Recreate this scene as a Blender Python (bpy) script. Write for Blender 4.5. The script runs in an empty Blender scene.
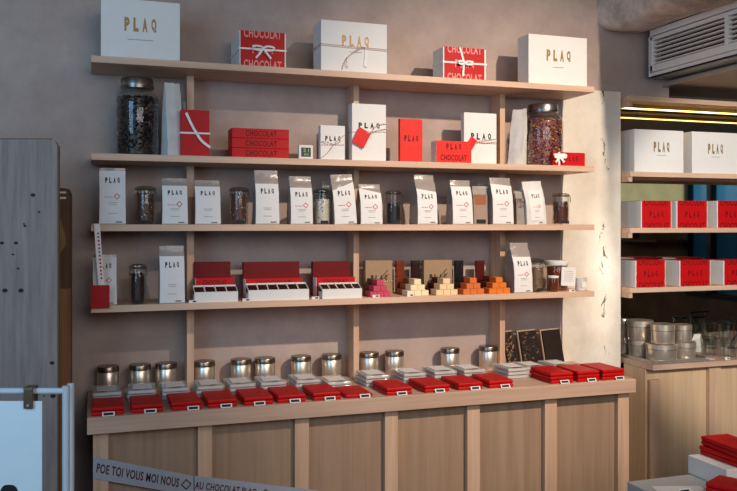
import bpy, bmesh, math, random
from mathutils import Vector, Matrix, noise
random.seed(7)
C = bpy.context.scene.collection
# ---------------------------------------------------------------- camera model
F = 820.0; HZ = 225.0; CX = 368.5; HC = 1.5
AL = math.radians(18.7); SA, CA = math.sin(AL), math.cos(AL)
def WX(px, Y):
    u = (px-CX)/F
    return Y*(SA+u*CA)/(CA-u*SA)
def WZ(px, py, Y):
    u = (px-CX)/F
    return HC+(HZ-py)*(Y/(CA-u*SA))/F
def lin(c):
    return tuple(((v/255)/12.92 if v/255 <= .04045 else ((v/255+.055)/1.055)**2.4) for v in c)+(1,)
# ---------------------------------------------------------------- materials
MATS = {}
def nmat(name):
    m = bpy.data.materials.new(name); m.use_nodes = True
    nt = m.node_tree; b = nt.nodes['Principled BSDF']
    return m, nt, b
def plain(name, rgb, rough=.6, metal=0, var=.06, scale=30, bump=.0, emit=None, estr=1, coat=0):
    if name in MATS: return MATS[name]
    m, nt, b = nmat(name); N, L = nt.nodes, nt.links
    c = lin(rgb)
    tc = N.new('ShaderNodeTexCoord'); no = N.new('ShaderNodeTexNoise'); no.inputs['Scale'].default_value = scale
    no.inputs['Detail'].default_value = 3
    L.new(tc.outputs['Object'], no.inputs['Vector'])
    r = N.new('ShaderNodeValToRGB')
    r.color_ramp.elements[0].position = .3; r.color_ramp.elements[1].position = .7
    r.color_ramp.elements[0].color = tuple(v*(1-var) for v in c[:3])+(1,)
    r.color_ramp.elements[1].color = tuple(min(1, v*(1+var)) for v in c[:3])+(1,)
    L.new(no.outputs['Fac'], r.inputs['Fac']); L.new(r.outputs['Color'], b.inputs['Base Color'])
    b.inputs['Roughness'].default_value = rough; b.inputs['Metallic'].default_value = metal
    if not metal: b.inputs['Specular IOR Level'].default_value = .22
    if coat: b.inputs['Coat Weight'].default_value = coat
    if bump:
        bp = N.new('ShaderNodeBump'); bp.inputs['Strength'].default_value = bump; bp.inputs['Distance'].default_value = .004
        L.new(no.outputs['Fac'], bp.inputs['Height']); L.new(bp.outputs['Normal'], b.inputs['Normal'])
    if emit:
        b.inputs['Emission Color'].default_value = lin(emit); b.inputs['Emission Strength'].default_value = estr
    MATS[name] = m; return m
def wood(name, c1, c2, axis=0, scale=6, stretch=14, rough=.5, fine=1):
    if name in MATS: return MATS[name]
    m, nt, b = nmat(name); N, L = nt.nodes, nt.links
    tc = N.new('ShaderNodeTexCoord'); mp = N.new('ShaderNodeMapping')
    s = [scale*stretch/3]*3; s[axis] = scale/6
    mp.inputs['Scale'].default_value = s
    geo = N.new('ShaderNodeNewGeometry')
    L.new(geo.outputs['Position'], mp.inputs['Vector'])
    n1 = N.new('ShaderNodeTexNoise'); n1.inputs['Scale'].default_value = 1.2; n1.inputs['Detail'].default_value = 5; n1.inputs['Distortion'].default_value = .6
    L.new(mp.outputs['Vector'], n1.inputs['Vector'])
    n2 = N.new('ShaderNodeTexNoise'); n2.inputs['Scale'].default_value = 7; n2.inputs['Detail'].default_value = 2
    L.new(mp.outputs['Vector'], n2.inputs['Vector'])
    mx = N.new('ShaderNodeMath'); mx.operation = 'MULTIPLY_ADD'; mx.inputs[1].default_value = .35*fine; 
    L.new(n2.outputs['Fac'], mx.inputs[0]); L.new(n1.outputs['Fac'], mx.inputs[2])
    r = N.new('ShaderNodeValToRGB'); r.color_ramp.elements[0].position = .45; r.color_ramp.elements[1].position = .85
    r.color_ramp.elements[0].color = lin(c2); r.color_ramp.elements[1].color = lin(c1)
    L.new(mx.outputs[0], r.inputs['Fac']); L.new(r.outputs['Color'], b.inputs['Base Color'])
    b.inputs['Roughness'].default_value = rough
    MATS[name] = m; return m
def glass(name='clear_glass', tint=(250,252,250), lo=.03, hi=.55):
    if name in MATS: return MATS[name]
    m = bpy.data.materials.new(name); m.use_nodes = True; nt = m.node_tree; N, L = nt.nodes, nt.links; N.clear()
    o = N.new('ShaderNodeOutputMaterial'); mx = N.new('ShaderNodeMixShader'); t = N.new('ShaderNodeBsdfTransparent'); g = N.new('ShaderNodeBsdfGlossy')
    t.inputs['Color'].default_value = lin(tint); g.inputs['Roughness'].default_value = .04
    lw = N.new('ShaderNodeLayerWeight'); lw.inputs['Blend'].default_value = .35
    mr = N.new('ShaderNodeMapRange'); mr.inputs['To Min'].default_value = lo; mr.inputs['To Max'].default_value = hi
    L.new(lw.outputs['Facing'], mr.inputs['Value']); L.new(mr.outputs[0], mx.inputs[0])
    L.new(t.outputs[0], mx.inputs[1]); L.new(g.outputs[0], mx.inputs[2]); L.new(mx.outputs[0], o.inputs['Surface'])
    MATS[name] = m; return m
def film(name, rgb, alpha, rough=.25):
    """semi-transparent plastic film"""
    if name in MATS: return MATS[name]
    m, nt, b = nmat(name); b.inputs['Base Color'].default_value = lin(rgb); b.inputs['Alpha'].default_value = alpha
    b.inputs['Roughness'].default_value = rough
    N, L = nt.nodes, nt.links
    no = N.new('ShaderNodeTexNoise'); no.inputs['Scale'].default_value = 45
    tc = N.new('ShaderNodeTexCoord'); L.new(tc.outputs['Object'], no.inputs['Vector'])
    bp = N.new('ShaderNodeBump'); bp.inputs['Strength'].default_value = .5; bp.inputs['Distance'].default_value = .004
    L.new(no.outputs['Fac'], bp.inputs['Height']); L.new(bp.outputs['Normal'], b.inputs['Normal'])
    MATS[name] = m; return m
def beans(name, cols, rough=.4):
    """every loose piece takes its own colour"""
    if name in MATS: return MATS[name]
    m, nt, b = nmat(name); N, L = nt.nodes, nt.links
    g = N.new('ShaderNodeNewGeometry'); r = N.new('ShaderNodeValToRGB'); r.color_ramp.interpolation = 'CONSTANT'
    e = r.color_ramp.elements
    while len(e) > 1: e.remove(e[0])
    e[0].position = 0; e[0].color = lin(cols[0])
    for i, c in enumerate(cols[1:], 1):
        k = e.new(i/len(cols)); k.color = lin(c)
    L.new(g.outputs['Random Per Island'], r.inputs['Fac']); L.new(r.outputs['Color'], b.inputs['Base Color'])
    b.inputs['Roughness'].default_value = rough
    MATS[name] = m; return m
def wallmat(name, base, dark, light, crack=None, stain=.13):
    m, nt, b = nmat(name); N, L = nt.nodes, nt.links
    g = N.new('ShaderNodeNewGeometry')
    n1 = N.new('ShaderNodeTexNoise'); n1.inputs['Scale'].default_value = 2.2; n1.inputs['Detail'].default_value = 6; n1.inputs['Roughness'].default_value = .6
    L.new(g.outputs['Position'], n1.inputs['Vector'])
    r = N.new('ShaderNodeValToRGB'); e = r.color_ramp.elements
    e[0].position = .3; e[0].color = lin(dark); e[1].position = .7; e[1].color = lin(light)
    k = e.new(.5); k.color = lin(base)
    L.new(n1.outputs['Fac'], r.inputs['Fac']); col = r.outputs['Color']
    # small dark pits and hairline cracks
    n2 = N.new('ShaderNodeTexNoise'); n2.inputs['Scale'].default_value = 16; n2.inputs['Detail'].default_value = 7; n2.inputs['Roughness'].default_value = .7; n2.inputs['Distortion'].default_value = .8
    mp = N.new('ShaderNodeMapping'); mp.inputs['Scale'].default_value = (1.6, 1, .7); L.new(g.outputs['Position'], mp.inputs['Vector']); L.new(mp.outputs[0], n2.inputs['Vector'])
    if crack:
        sx = N.new('ShaderNodeSeparateXYZ'); L.new(g.outputs['Position'], sx.inputs[0])
        n3 = N.new('ShaderNodeTexNoise'); n3.inputs['Scale'].default_value = 2.0
        cmb = N.new('ShaderNodeCombineXYZ'); L.new(sx.outputs['Z'], cmb.inputs['Z']); L.new(cmb.outputs[0], n3.inputs['Vector'])
        a = N.new('ShaderNodeMath'); a.operation = 'MULTIPLY_ADD'; a.inputs[1].default_value = -.10; L.new(n3.outputs['Fac'], a.inputs[0]); L.new(sx.outputs['X'], a.inputs[2])
        d = N.new('ShaderNodeMath'); d.operation = 'SUBTRACT'; L.new(a.outputs[0], d.inputs[0]); d.inputs[1].default_value = crack-.05
        ab = N.new('ShaderNodeMath'); ab.operation = 'ABSOLUTE'; L.new(d.outputs[0], ab.inputs[0])
        mr = N.new('ShaderNodeMapRange'); mr.inputs['From Min'].default_value = .0; mr.inputs['From Max'].default_value = .05
        mr.inputs['To Min'].default_value = .43; mr.inputs['To Max'].default_value = .26
        L.new(ab.outputs[0], mr.inputs['Value'])
        lt = N.new('ShaderNodeMath'); lt.operation = 'LESS_THAN'; L.new(n2.outputs['Fac'], lt.inputs[0]); L.new(mr.outputs[0], lt.inputs[1]); fac = lt.outputs[0]
    else:
        lt = N.new('ShaderNodeMath'); lt.operation = 'LESS_THAN'; L.new(n2.outputs['Fac'], lt.inputs[0]); lt.inputs[1].default_value = .27; fac = lt.outputs[0]
    mx = N.new('ShaderNodeMix'); mx.data_type = 'RGBA'; mx.inputs[7].default_value = lin((110, 96, 78))
    L.new(fac, mx.inputs[0]); L.new(col, mx.inputs[6]); L.new(mx.outputs[2], b.inputs['Base Color'])
    bp = N.new('ShaderNodeBump'); bp.inputs['Strength'].default_value = .35; bp.inputs['Distance'].default_value = .01
    L.new(n1.outputs['Fac'], bp.inputs['Height']); L.new(bp.outputs['Normal'], b.inputs['Normal'])
    n5 = N.new('ShaderNodeTexNoise'); n5.inputs['Scale'].default_value = 9; n5.inputs['Detail'].default_value = 8; n5.inputs['Roughness'].default_value = .75
    L.new(g.outputs['Position'], n5.inputs['Vector'])
    mr5 = N.new('ShaderNodeMapRange'); mr5.inputs['From Min'].default_value = .3; mr5.inputs['From Max'].default_value = .7; mr5.inputs['To Min'].default_value = 1-stain; mr5.inputs['To Max'].default_value = 1+stain*.6
    L.new(n5.outputs['Fac'], mr5.inputs['Value'])
    vm = N.new('ShaderNodeVectorMath'); vm.operation = 'SCALE'; L.new(mx.outputs[2], vm.inputs[0]); L.new(mr5.outputs[0], vm.inputs['Scale'])
    L.new(vm.outputs[0], b.inputs['Base Color'])
    b.inputs['Roughness'].default_value = .85
    return m

M_shelf = wood('maple_shelf', (220,184,156), (198,160,132), axis=0)
M_up = wood('maple_upright', (214,178,148), (190,154,124), axis=2)
M_counter = wood('maple_counter', (208,174,150), (182,148,124), axis=0)
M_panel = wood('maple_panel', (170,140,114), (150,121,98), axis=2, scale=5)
M_white = plain('white_card', (230,226,220), .55, var=.015)
M_red = plain('red_card', (192,12,18), .5, var=.05)
M_redbar = plain('red_wrapper', (190,8,12), .5, var=.06)
M_dred = plain('dark_red_card', (104,6,14), .5)
M_gold = plain('gold_foil', (150,118,62), .45, metal=.25)
M_ink = plain('black_ink', (42,38,38), .6)
M_rink = plain('dark_red_ink', (112,10,14), .6)
M_grey = plain('grey_ink', (140,132,128), .6)
M_emb = plain('red_ink', (196,50,44), .6)
M_ribbon = plain('white_ribbon', (240,234,228), .6, scale=120)
M_label = plain('paper_label', (230,226,222), .6, var=.015)
M_kraftg = film('grey_bag_film', (166,154,146), .84)
M_paperbag = plain('crumpled_white_paper', (214,210,204), .7, var=.08, scale=22, bump=.9)
M_bagclr = film('clear_bag_film', (200,190,178), .45)
M_kraft = plain('kraft_card', (158,132,102), .7)
M_steel = plain('brushed_steel', (222,208,190), .32, metal=.78, var=.08, scale=60)
M_steeld = plain('dark_steel', (120,112,104), .3, metal=1)
M_lid = plain('silver_lid', (170,170,168), .28, metal=1)
M_glass = glass()
M_lidglass = glass('lid_glass', (226,228,220), .10, .6)
M_black = plain('black_plastic', (24,24,26), .4)
M_clearfilm = film('clear_wrapper', (225,222,218), .38, .12)
M_choc = plain('dark_chocolate', (48,26,20), .35, var=.25, scale=90, bump=.6)
M_chocm = plain('milk_chocolate', (84,42,26), .35, var=.2, scale=90)

def twine_mat():
    m, nt, b = nmat('bakers_twine'); N, L = nt.nodes, nt.links
    tc = N.new('ShaderNodeTexCoord'); w = N.new('ShaderNodeTexWave'); w.inputs['Scale'].default_value = 60; w.bands_direction = 'DIAGONAL'
    L.new(tc.outputs['Object'], w.inputs['Vector'])
    r = N.new('ShaderNodeValToRGB'); r.color_ramp.interpolation = 'CONSTANT'
    r.color_ramp.elements[0].color = lin((170,60,62)); r.color_ramp.elements[1].position = .42; r.color_ramp.elements[1].color = lin((232,220,212))
    L.new(w.outputs['Fac'], r.inputs['Fac']); L.new(r.outputs['Color'], b.inputs['Base Color']); b.inputs['Roughness'].default_value = .8
    return m
M_twine = twine_mat()

# ---------------------------------------------------------------- object helpers
def tag(o, label=None, cat=None, group=None, kind=None):
    if label: o['label'] = label
    if cat: o['category'] = cat
    if group: o['group'] = group
    if kind: o['kind'] = kind
    return o
def thing(name, label, cat, loc=(0,0,0), rz=0, group=None):
    o = bpy.data.objects.new(name, None); C.objects.link(o); o.empty_display_size = .05
    o.location = loc; o.rotation_euler = (0, 0, rz)
    return tag(o, label, cat, group)
class MB:
    def __init__(s): s.bm = bmesh.new()
    def box(s, x0, x1, y0, y1, z0, z1, bev=0, mat=None):
        g = bmesh.ops.create_cube(s.bm, size=1)['verts']
        for v in g: v.co = Vector(((x0+x1)/2+v.co.x*(x1-x0), (y0+y1)/2+v.co.y*(y1-y0), (z0+z1)/2+v.co.z*(z1-z0)))
        if bev:
            es = list({e for v in g for e in v.link_edges})
            g = bmesh.ops.bevel(s.bm, geom=es, offset=bev, segments=2, affect='EDGES', profile=.5)['verts']
        if mat:
            for v in g: v.co = mat @ v.co
        return s
    def lathe(s, prof, n=28, cx=0, cy=0, cap=True):
        rings = []
        for r, z in prof:
            rings.append([s.bm.verts.new((cx+r*math.cos(2*math.pi*i/n), cy+r*math.sin(2*math.pi*i/n), z)) for i in range(n)])
        for a, b in zip(rings, rings[1:]):
            for i in range(n): s.bm.faces.new((a[i], a[(i+1)%n], b[(i+1)%n], b[i]))
        if cap:
            s.bm.faces.new(list(reversed(rings[0]))); s.bm.faces.new(rings[-1])
        return s
    def tube(s, pts, r, n=8, cap=True):
        pts = [Vector(p) for p in pts]; rings = []
        for i, p in enumerate(pts):
            d = (pts[min(i+1, len(pts)-1)]-pts[max(i-1, 0)]).normalized()
            a = d.orthogonal() if abs(d.z) > .9 else d.cross(Vector((0,0,1)))
            a.normalize(); b = d.cross(a).normalized()
            rr = r[i] if isinstance(r, (list, tuple)) else r
            rings.append([s.bm.verts.new(p+rr*(math.cos(2*math.pi*k/n)*a+math.sin(2*math.pi*k/n)*b)) for k in range(n)])
        for a, b in zip(rings, rings[1:]):
            for k in range(n): s.bm.faces.new((a[k], a[(k+1)%n], b[(k+1)%n], b[k]))
        if cap: s.bm.faces.new(list(reversed(rings[0]))); s.bm.faces.new(rings[-1])
        return s
    def prism(s, poly, y0, y1):
        """polygon of (x, z) pushed through y"""
        a = [s.bm.verts.new((x, y0, z)) for x, z in poly]; b = [s.bm.verts.new((x, y1, z)) for x, z in poly]
        n = len(poly); s.bm.faces.new(a); s.bm.faces.new(list(reversed(b)))
        for i in range(n): s.bm.faces.new((a[i], b[i], b[(i+1)%n], a[(i+1)%n]))
        return s
    def ribbon(s, pts, w, th=.0008, up=(0,0,1)):
        """flat band through pts whose width runs along 'up'"""
        up = Vector(up).normalized(); pts = [Vector(p) for p in pts]; rings = []
        for i, p in enumerate(pts):
            d = (pts[min(i+1, len(pts)-1)]-pts[max(i-1, 0)]).normalized(); nrm = d.cross(up)
            if nrm.length < 1e-4: nrm = Vector((0,1,0))
            nrm.normalize(); wv = nrm.cross(d).normalized()*w/2
            rings.append([s.bm.verts.new(p+wv-nrm*th), s.bm.verts.new(p-wv-nrm*th), s.bm.verts.new(p-wv+nrm*th), s.bm.verts.new(p+wv+nrm*th)])
        for a, b in zip(rings, rings[1:]):
            for k in range(4): s.bm.faces.new((a[k], a[(k+1)%4], b[(k+1)%4], b[k]))
        s.bm.faces.new(rings[0]); s.bm.faces.new(list(reversed(rings[-1])))
        return s
    def add(s, me, M=None):
        b2 = bmesh.new(); b2.from_mesh(me)
        if M: bmesh.ops.transform(b2, matrix=M, verts=b2.verts)
        t = bpy.data.meshes.new('t'); b2.to_mesh(t); b2.free(); s.bm.from_mesh(t); bpy.data.meshes.remove(t); return s
    def build(s, name, m, parent=None, smooth=False, loc=None):
        bmesh.ops.recalc_face_normals(s.bm, faces=s.bm.faces)
        me = bpy.data.meshes.new(name); s.bm.to_mesh(me); s.bm.free()
        me.materials.append(m)
        if smooth:
            me.polygons.foreach_set('use_smooth', [True]*len(me.polygons)); me.set_sharp_from_angle(angle=math.radians(40))
        o = bpy.data.objects.new(name, me); C.objects.link(o)
        if parent: o.parent = parent
        if loc: o.location = loc
        return o
def struct(name, mb, m, parent=None):
    o = mb.build(name, m, parent)
    if not parent: o['kind'] = 'structure'
    return o
def dup(root, loc=None, rz=None, label=None, group=None):
    r = root.copy(); C.objects.link(r)
    if loc is not None: r.location = loc
    if rz is not None: r.rotation_euler = (0, 0, rz)
    if label: r['label'] = label
    if group: r['group'] = group
    for ch in list(root.children):
        c = ch.copy(); C.objects.link(c); c.parent = r
        for g in ch.children:
            d = g.copy(); C.objects.link(d); d.parent = c
    return r
TX = {}
def text_mesh(st, bold=False):
    """lettering in the XZ plane, width 1 and height 1, left-bottom at origin"""
    if (st, bold) in TX: return TX[(st, bold)]
    if st == 'PLAQ':
        b = MB(); n_ = len(st)
        for k, ch in enumerate(st):
            b.add(text_mesh(ch, bold), Matrix.Translation((k*.28, 0, 0)) @ Matrix.Diagonal((.16, 1, 1, 1)))
        me = bpy.data.meshes.new('plaq'); b.bm.to_mesh(me); b.bm.free(); TX[(st, bold)] = me; return me
    cu = bpy.data.curves.new('txt', 'FONT'); cu.body = st; cu.resolution_u = 3; cu.space_character = 1.25 if len(st) < 6 else 1.1
    cu.offset = (.055 if len(st) == 1 else .024) if bold else 0
    o = bpy.data.objects.new('txt', cu); C.objects.link(o)
    bpy.context.view_layer.update()
    me = bpy.data.meshes.new_from_object(o.evaluated_get(bpy.context.evaluated_depsgraph_get()))
    bpy.data.objects.remove(o); bpy.data.curves.remove(cu)
    xs = [v.co.x for v in me.vertices]; ys = [v.co.y for v in me.vertices]
    x0, x1, y0, y1 = min(xs), max(xs), min(ys), max(ys)
    for v in me.vertices: v.co = Vector(((v.co.x-x0)/(x1-x0), 0, (v.co.y-y0)/(y1-y0)))
    TX[(st, bold)] = me; return me
def lettering(items, m, parent, name='lettering', fn=None, clip=None):
    """items: (string, xcentre, zcentre, width, height, y)"""
    if len(items) > 1:
        for it in items: o = lettering([it], m, parent, name, fn, clip)
        return o
    mb = MB()
    for st, xc, zc, w, h, y in items:
        mb.add(text_mesh(st, True), Matrix.Translation((xc-w/2, y, zc-h/2)) @ Matrix.Diagonal((w, 1, h, 1)))
    if clip:
        for z, sgn in ((clip[0], -1), (clip[1], 1)):
            bmesh.ops.bisect_plane(mb.bm, geom=mb.bm.verts[:]+mb.bm.edges[:]+mb.bm.faces[:], plane_co=(0,0,z), plane_no=(0,0,sgn), clear_outer=True)
    if fn:
        for v in mb.bm.verts: v.co.y = fn(v.co.x, v.co.z)
    return mb.build(name, m, parent)

# ---------------------------------------------------------------- the setting
YW = 3.15           # shelf wall
YM = 3.34           # back of the right-hand niche
XP = WX(619, YW)    # right edge of the plaster pier
XS = WX(561, YW)    # left edge of the bare plaster
XR, XL, YB, ZC = 4.6, -1.7, -2.6, 3.9
W1 = wallmat('painted_plaster_wall', (178,158,148), (166,147,138), (188,169,158))
W2 = wallmat('bare_pale_plaster', (230,220,204), (212,198,178), (238,232,220), crack=WX(603, YW-.012))
W3 = plain('dark_grey_wall', (74,76,72), .8)
W4 = plain('brown_wall', (92,66,48), .8, var=.3, scale=5)
struct('wall_back', MB().box(XL-.1, XP, YW, YW+.5, 0, 2.075).box(XL-.1, WX(669, YW), YW, YW+.5, 2.075, ZC), W1)
struct('wall_pier', MB().box(XS, XP, YW-.012, YW+.001, 0, 2.10), W2)
struct('wall_niche', MB().box(XP, XR, YM, YW+.5, 0, ZC), W3)
struct('wall_left', MB().box(XL-.1, XL, YB, YW, 0, ZC), W1)
struct('wall_front', MB().box(XL-.1, XR+.1, YB-.1, YB, 0, ZC), W4)
struct('floor', MB().box(XL-.1, XR+.1, YB-.1, YW+.5, -.1, 0), plain('dark_floor', (64,60,58), .6, scale=4))
struct('ceiling', MB().box(XL-.1, XR+.1, YB-.1, YW+.5, ZC, ZC+.1), plain('ceiling_plaster', (120,112,104), .9, scale=5, bump=.5))
# right wall: brown boards below, shop window with black bars (seen in the niche mirror)
rw = MB()
WY0, WY1, WZ0, WZ1 = 1.18, 2.3, .95, 1.92
rw.box(XR, XR+.1, YB, WY0, 0, ZC).box(XR, XR+.1, WY1, YM, 0, ZC).box(XR, XR+.1, WY0, WY1, 0, WZ0).box(XR, XR+.1, WY0, WY1, WZ1, ZC)
struct('wall_right', rw, W4)
fr = MB()
for y in (WY0, 1.44, 1.86, WY1): fr.box(XR-.02, XR+.04, y-.022, y+.022, WZ0, WZ1)
for z in (WZ0, 1.55, WZ1): fr.box(XR-.02, XR+.04, WY0, WY1, z-.02, z+.02)
wf = struct('window_1', fr, M_black)
pm = plain('evening_street_light', (60,130,170), .3, var=.5, scale=5, emit=(70,140,185), estr=.7)
MB().box(XR+.05, XR+.06, WY0, WY1, 1.55, WZ1).build('pane', pm, wf)
MB().box(XR+.05, XR+.06, WY0, WY1, WZ0, 1.55).build('pane', plain('night_pane', (20,34,46), .15, var=.5, scale=4, emit=(30,70,100), estr=.25), wf)
# rough plaster beam overhead
bm_ = MB()
x0, x1, zb = WX(598, YW), WX(646, YW), 2.365
n = 90; secs = []
for i in range(n+1):
    y = YW-i*(YW-YB)/n; ring = []
    for k in range(20):
        a = 2*math.pi*k/20
        cxx, cz = (x0+x1)/2, zb+.125
        px_ = cxx+(x1-x0)/2*math.copysign(abs(math.cos(a))**.38, math.cos(a))
        pz_ = cz+.125*math.copysign(abs(math.sin(a))**.45, math.sin(a))
        d = noise.noise(Vector((px_*7, y*5, pz_*7)))*.020+noise.noise(Vector((px_*22, y*14, pz_*22)))*.014
        ring.append(bm_.bm.verts.new((px_+d, y, pz_+d*.8)))
    secs.append(ring)
for a, b in zip(secs, secs[1:]):
    for k in range(20): bm_.bm.faces.new((a[k], a[(k+1)%20], b[(k+1)%20], b[k]))
bo = bm_.build('trim_1', wallmat('rough_beam_plaster', (212,196,184), (160,142,132), (230,216,204), stain=.5), None, True); bo['kind'] = 'structure'
# dropped soffit of the niche
SX0 = WX(662, YW)
struct('trim_2', MB().box(SX0, XR, 1.5, YM, 2.135, 2.150).box(SX0+.015, XR, 1.5, YM, 2.150, 2.162), plain('soffit_board', (178,160,142), .6, scale=3))
# mirror lining the back of the niche
mm, nt, b = nmat('old_mirror'); b.inputs['Metallic'].default_value = 1; b.inputs['Roughness'].default_value = .03; b.inputs['Base Color'].default_value = lin((196,200,190))
o = MB().box(XP+.002, XR-.01, YM-.006, YM-.001, .90, 2.046).build('wall_mirror', mm); tag(o, 'large wall mirror lining the back of the niche behind the shelves', 'mirror')

# air conditioner outlet running along the niche
XV = WX(649, 3.1); ac = thing('air_vent', 'long white louvred air vent hanging under the plaster beam at upper right', 'vent', (XV, 3.1, 2.168))
L_ = 1.6; M_vent = plain('vent_white_metal', (236,232,226), .45, var=.03); M_duct = plain('galvanised_duct', (168,176,180), .4, metal=.5)
MB().box(.06, .45, -L_, .048, .0, .207).box(.0, .06, -L_, 0, .192, .207).box(0.001, .06, -L_, 0, 0, .046).build('duct_housing', M_duct, ac)
f_ = MB().box(0, .03, -L_, 0, 0, .014)
f_.box(-.004, .02, -L_, -.012, .018, .048, .003).box(-.004, .02, -L_, -.012, .158, .176, .003).box(-.002, .03, -L_, 0, .180, .207)
f_.box(-.004, .02, -.03, -.012, .018, .176, .003).box(-.002, .02, -.008, 0, 0, .207)
f_.build('frame', M_vent, ac)
MB().box(.055, .0575, -L_, -.012, .02, .19).build('dark_opening', M_black, ac)
for k in range(6):
    z = .054+k*.0185
    MB().box(-.002, .012, -L_, -.03, -.0026, .0026, mat=Matrix.Translation((0, 0, z)) @ Matrix.Rotation(math.radians(12), 4, 'Y')).build('louvre', M_vent, ac)
yv = 2.62-3.1
for k in range(4):
    MB().box(-.008, .02, yv-.43*k-.006, yv-.43*k+.006, .044, .166).build('mullion', M_vent, ac)

# ---------------------------------------------------------------- main counter
YC = 2.69; XC0, XC1 = WX(87, YC), WX(636, YC); ZT = .90
ct = thing('display_counter', 'long pale maple counter with a thick edge and upright battens', 'counter', (0, 0, 0))
MB().box(XC0, XC1, YC, YW-.013, ZT-.052, ZT, .0015).build('countertop', M_counter, ct)
YP = YC+.028
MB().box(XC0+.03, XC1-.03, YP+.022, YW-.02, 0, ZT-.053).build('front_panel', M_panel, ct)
MB().box(XC0+.035, XC1-.035, YP+.04, YP+.06, 0, .08)
for a, b_ in ((93,108.5),(198,212),(295,309),(385,398),(467.5,480),(545,557),(618,629)):
    MB().box(WX(a, YP), WX(b_, YP), YP, YP+.021, 0, ZT-.053, .001).build('batten', M_up, ct)
# ---------------------------------------------------------------- main shelf rack
YS = 2.905; XS0, XS1 = WX(91, YS), WX(594.5, YS); TH = .023
ZS = [2.070, 1.742, 1.502, 1.2275]
for z, nm in zip(ZS, ('topmost', 'second', 'third', 'lowest')):
    o = MB().box(XS0, XS1, YS, YW-(.013), z-TH, z, .001).build('wall_shelf', M_shelf)
    tag(o, f'{nm} long pale maple shelf on the wall above the counter', 'shelf', 'long maple shelves above the counter')
YD = YW-.10
for (a, b_), nm in zip(((187,194),(353.6,359),(500,505)), ('left', 'middle', 'right')):
    zs = [ZT]+sorted(ZS)
    up_ = thing('shelf_upright', f'{nm} narrow maple upright holding the long shelves against the wall', 'upright', ((WX(a, YD)+WX(b_, YD))/2, YD, ZT), 0, 'maple uprights between the shelves')
    hw = (WX(b_, YD)-WX(a, YD))/2
    for lo, hi in zip(zs, zs[1:]): MB().box(-hw, hw, 0, .099, lo+.0005-ZT, hi-TH-.0005-ZT).build('upright_section', M_up, up_)

# ---------------------------------------------------------------- right-hand unit
YR = 3.075; XR0 = WX(630, YR); ZR = [2.075, 1.738, 1.487, 1.220]
for z, nm in zip(ZR, ('topmost', 'second', 'third', 'lowest')):
    rr = thing('wall_shelf', f'{nm} pale maple shelf in the mirrored niche on the right', 'shelf', (0, 0, 0), 0, 'maple shelves in the niche')
    MB().box(XR0, XR-.02, YR, YM-.008, z-.022, z, .001).build('board', M_shelf, rr)
    MB().box(XR0, XR0+.02, YR+.01, YM-.02, z-.045, z-.022).build('bracket', M_up, rr)
YRC = 2.93; XRC = WX(653, YRC)
rc = thing('side_counter', 'pale maple side counter on the right with a metal tray on it', 'counter', (0, 0, 0))
MB().box(XRC, XR-.02, YRC, YW-.014, .877, .9, .001).box(XRC, XR-.02, YW-.014, YM-.008, .877, .9).build('countertop', M_counter, rc)
xb = WX(648, YRC+.03)
M_panel2 = wood('light_panel', (214,182,146), (196,164,128), axis=2, scale=5)
MB().box(xb, XR-.04, YRC+.05, YW-.02, 0, .876).build('front_panel', M_panel2, rc)
for a, b_ in ((644.5,660.5),(709.6,721)):
    MB().box(WX(a+6 if a < 650 else a, YRC+.028), WX(b_, YRC+.028), YRC+.028, YRC+.049, 0, .876 if a > 650 else .83, .001).build('batten', M_up, rc)
for k in range(1, 5):
    x_ = WX(709.6, YRC+.028)+k*.33
    MB().box(x_, x_+.05, YRC+.028, YRC+.049, 0, .876, .001).build('batten', M_up, rc)
# light strip under the top niche shelf
ls = thing('light_strip', 'glowing golden light strip under the top niche shelf', 'light', (XR0+.03, YR+.10, ZR[0]-.023))
MB().box(0, 1.2, 0, .03, -.014, 0, .002).build('housing', plain('brass_strip', (190,160,90), .3, metal=.8), ls)
MB().box(.01, 1.19, .004, .026, -.0165, -.0142).build('diffuser', plain('warm_glow', (255,225,150), .5, emit=(255,214,130), estr=5), ls)

# ---------------------------------------------------------------- packaging builders
def gbox(name, label, x0, x1, ytop, Y, zb, depth, mat, cat='box', group=None, refx=None, h=None):
    """box whose front face spans pixels x0..x1 on plane Y; empty at front-bottom-centre"""
    X0, X1 = WX(x0, Y), WX(x1, Y)
    if h is None: h = WZ((refx if refx is not None else (x0+x1)/2), ytop, Y)-zb
    w = X1-X0
    t = thing(name, label, cat, ((X0+X1)/2, Y, zb), 0, group)
    MB().box(-w/2, w/2, 0, depth, 0, h, .0012).build('carton', mat, t)
    return t, w, h
def lid_seam(t, w, h, d, m=None):
    MB().box(-w/2-.0006, w/2+.0006, -.0006, d, h*.62, h*.62+.0012).build('lid_seam', m or M_grey, t)
def sleeve(t, w, h, d, frac=1.0, off=0, m=None, rows=True, ink=None):
    sw = w*frac/2
    MB().box(-sw+off, sw+off, -.0014, d+.0014, .0004, h+.0014, .0004).build('red_sleeve', m or M_red, t)
    if rows:
        lettering([('CHOCOLAT', off, h*.95, sw*1.7, h*.26, -.0018), ('CHOCOLAT', off, h*.06, sw*1.7, h*.26, -.0018), ('PLAQ', off, h*.50, sw*.95, h*.24, -.0018)],
                  ink or M_rink, t, clip=(.0006, h+.0010))
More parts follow.
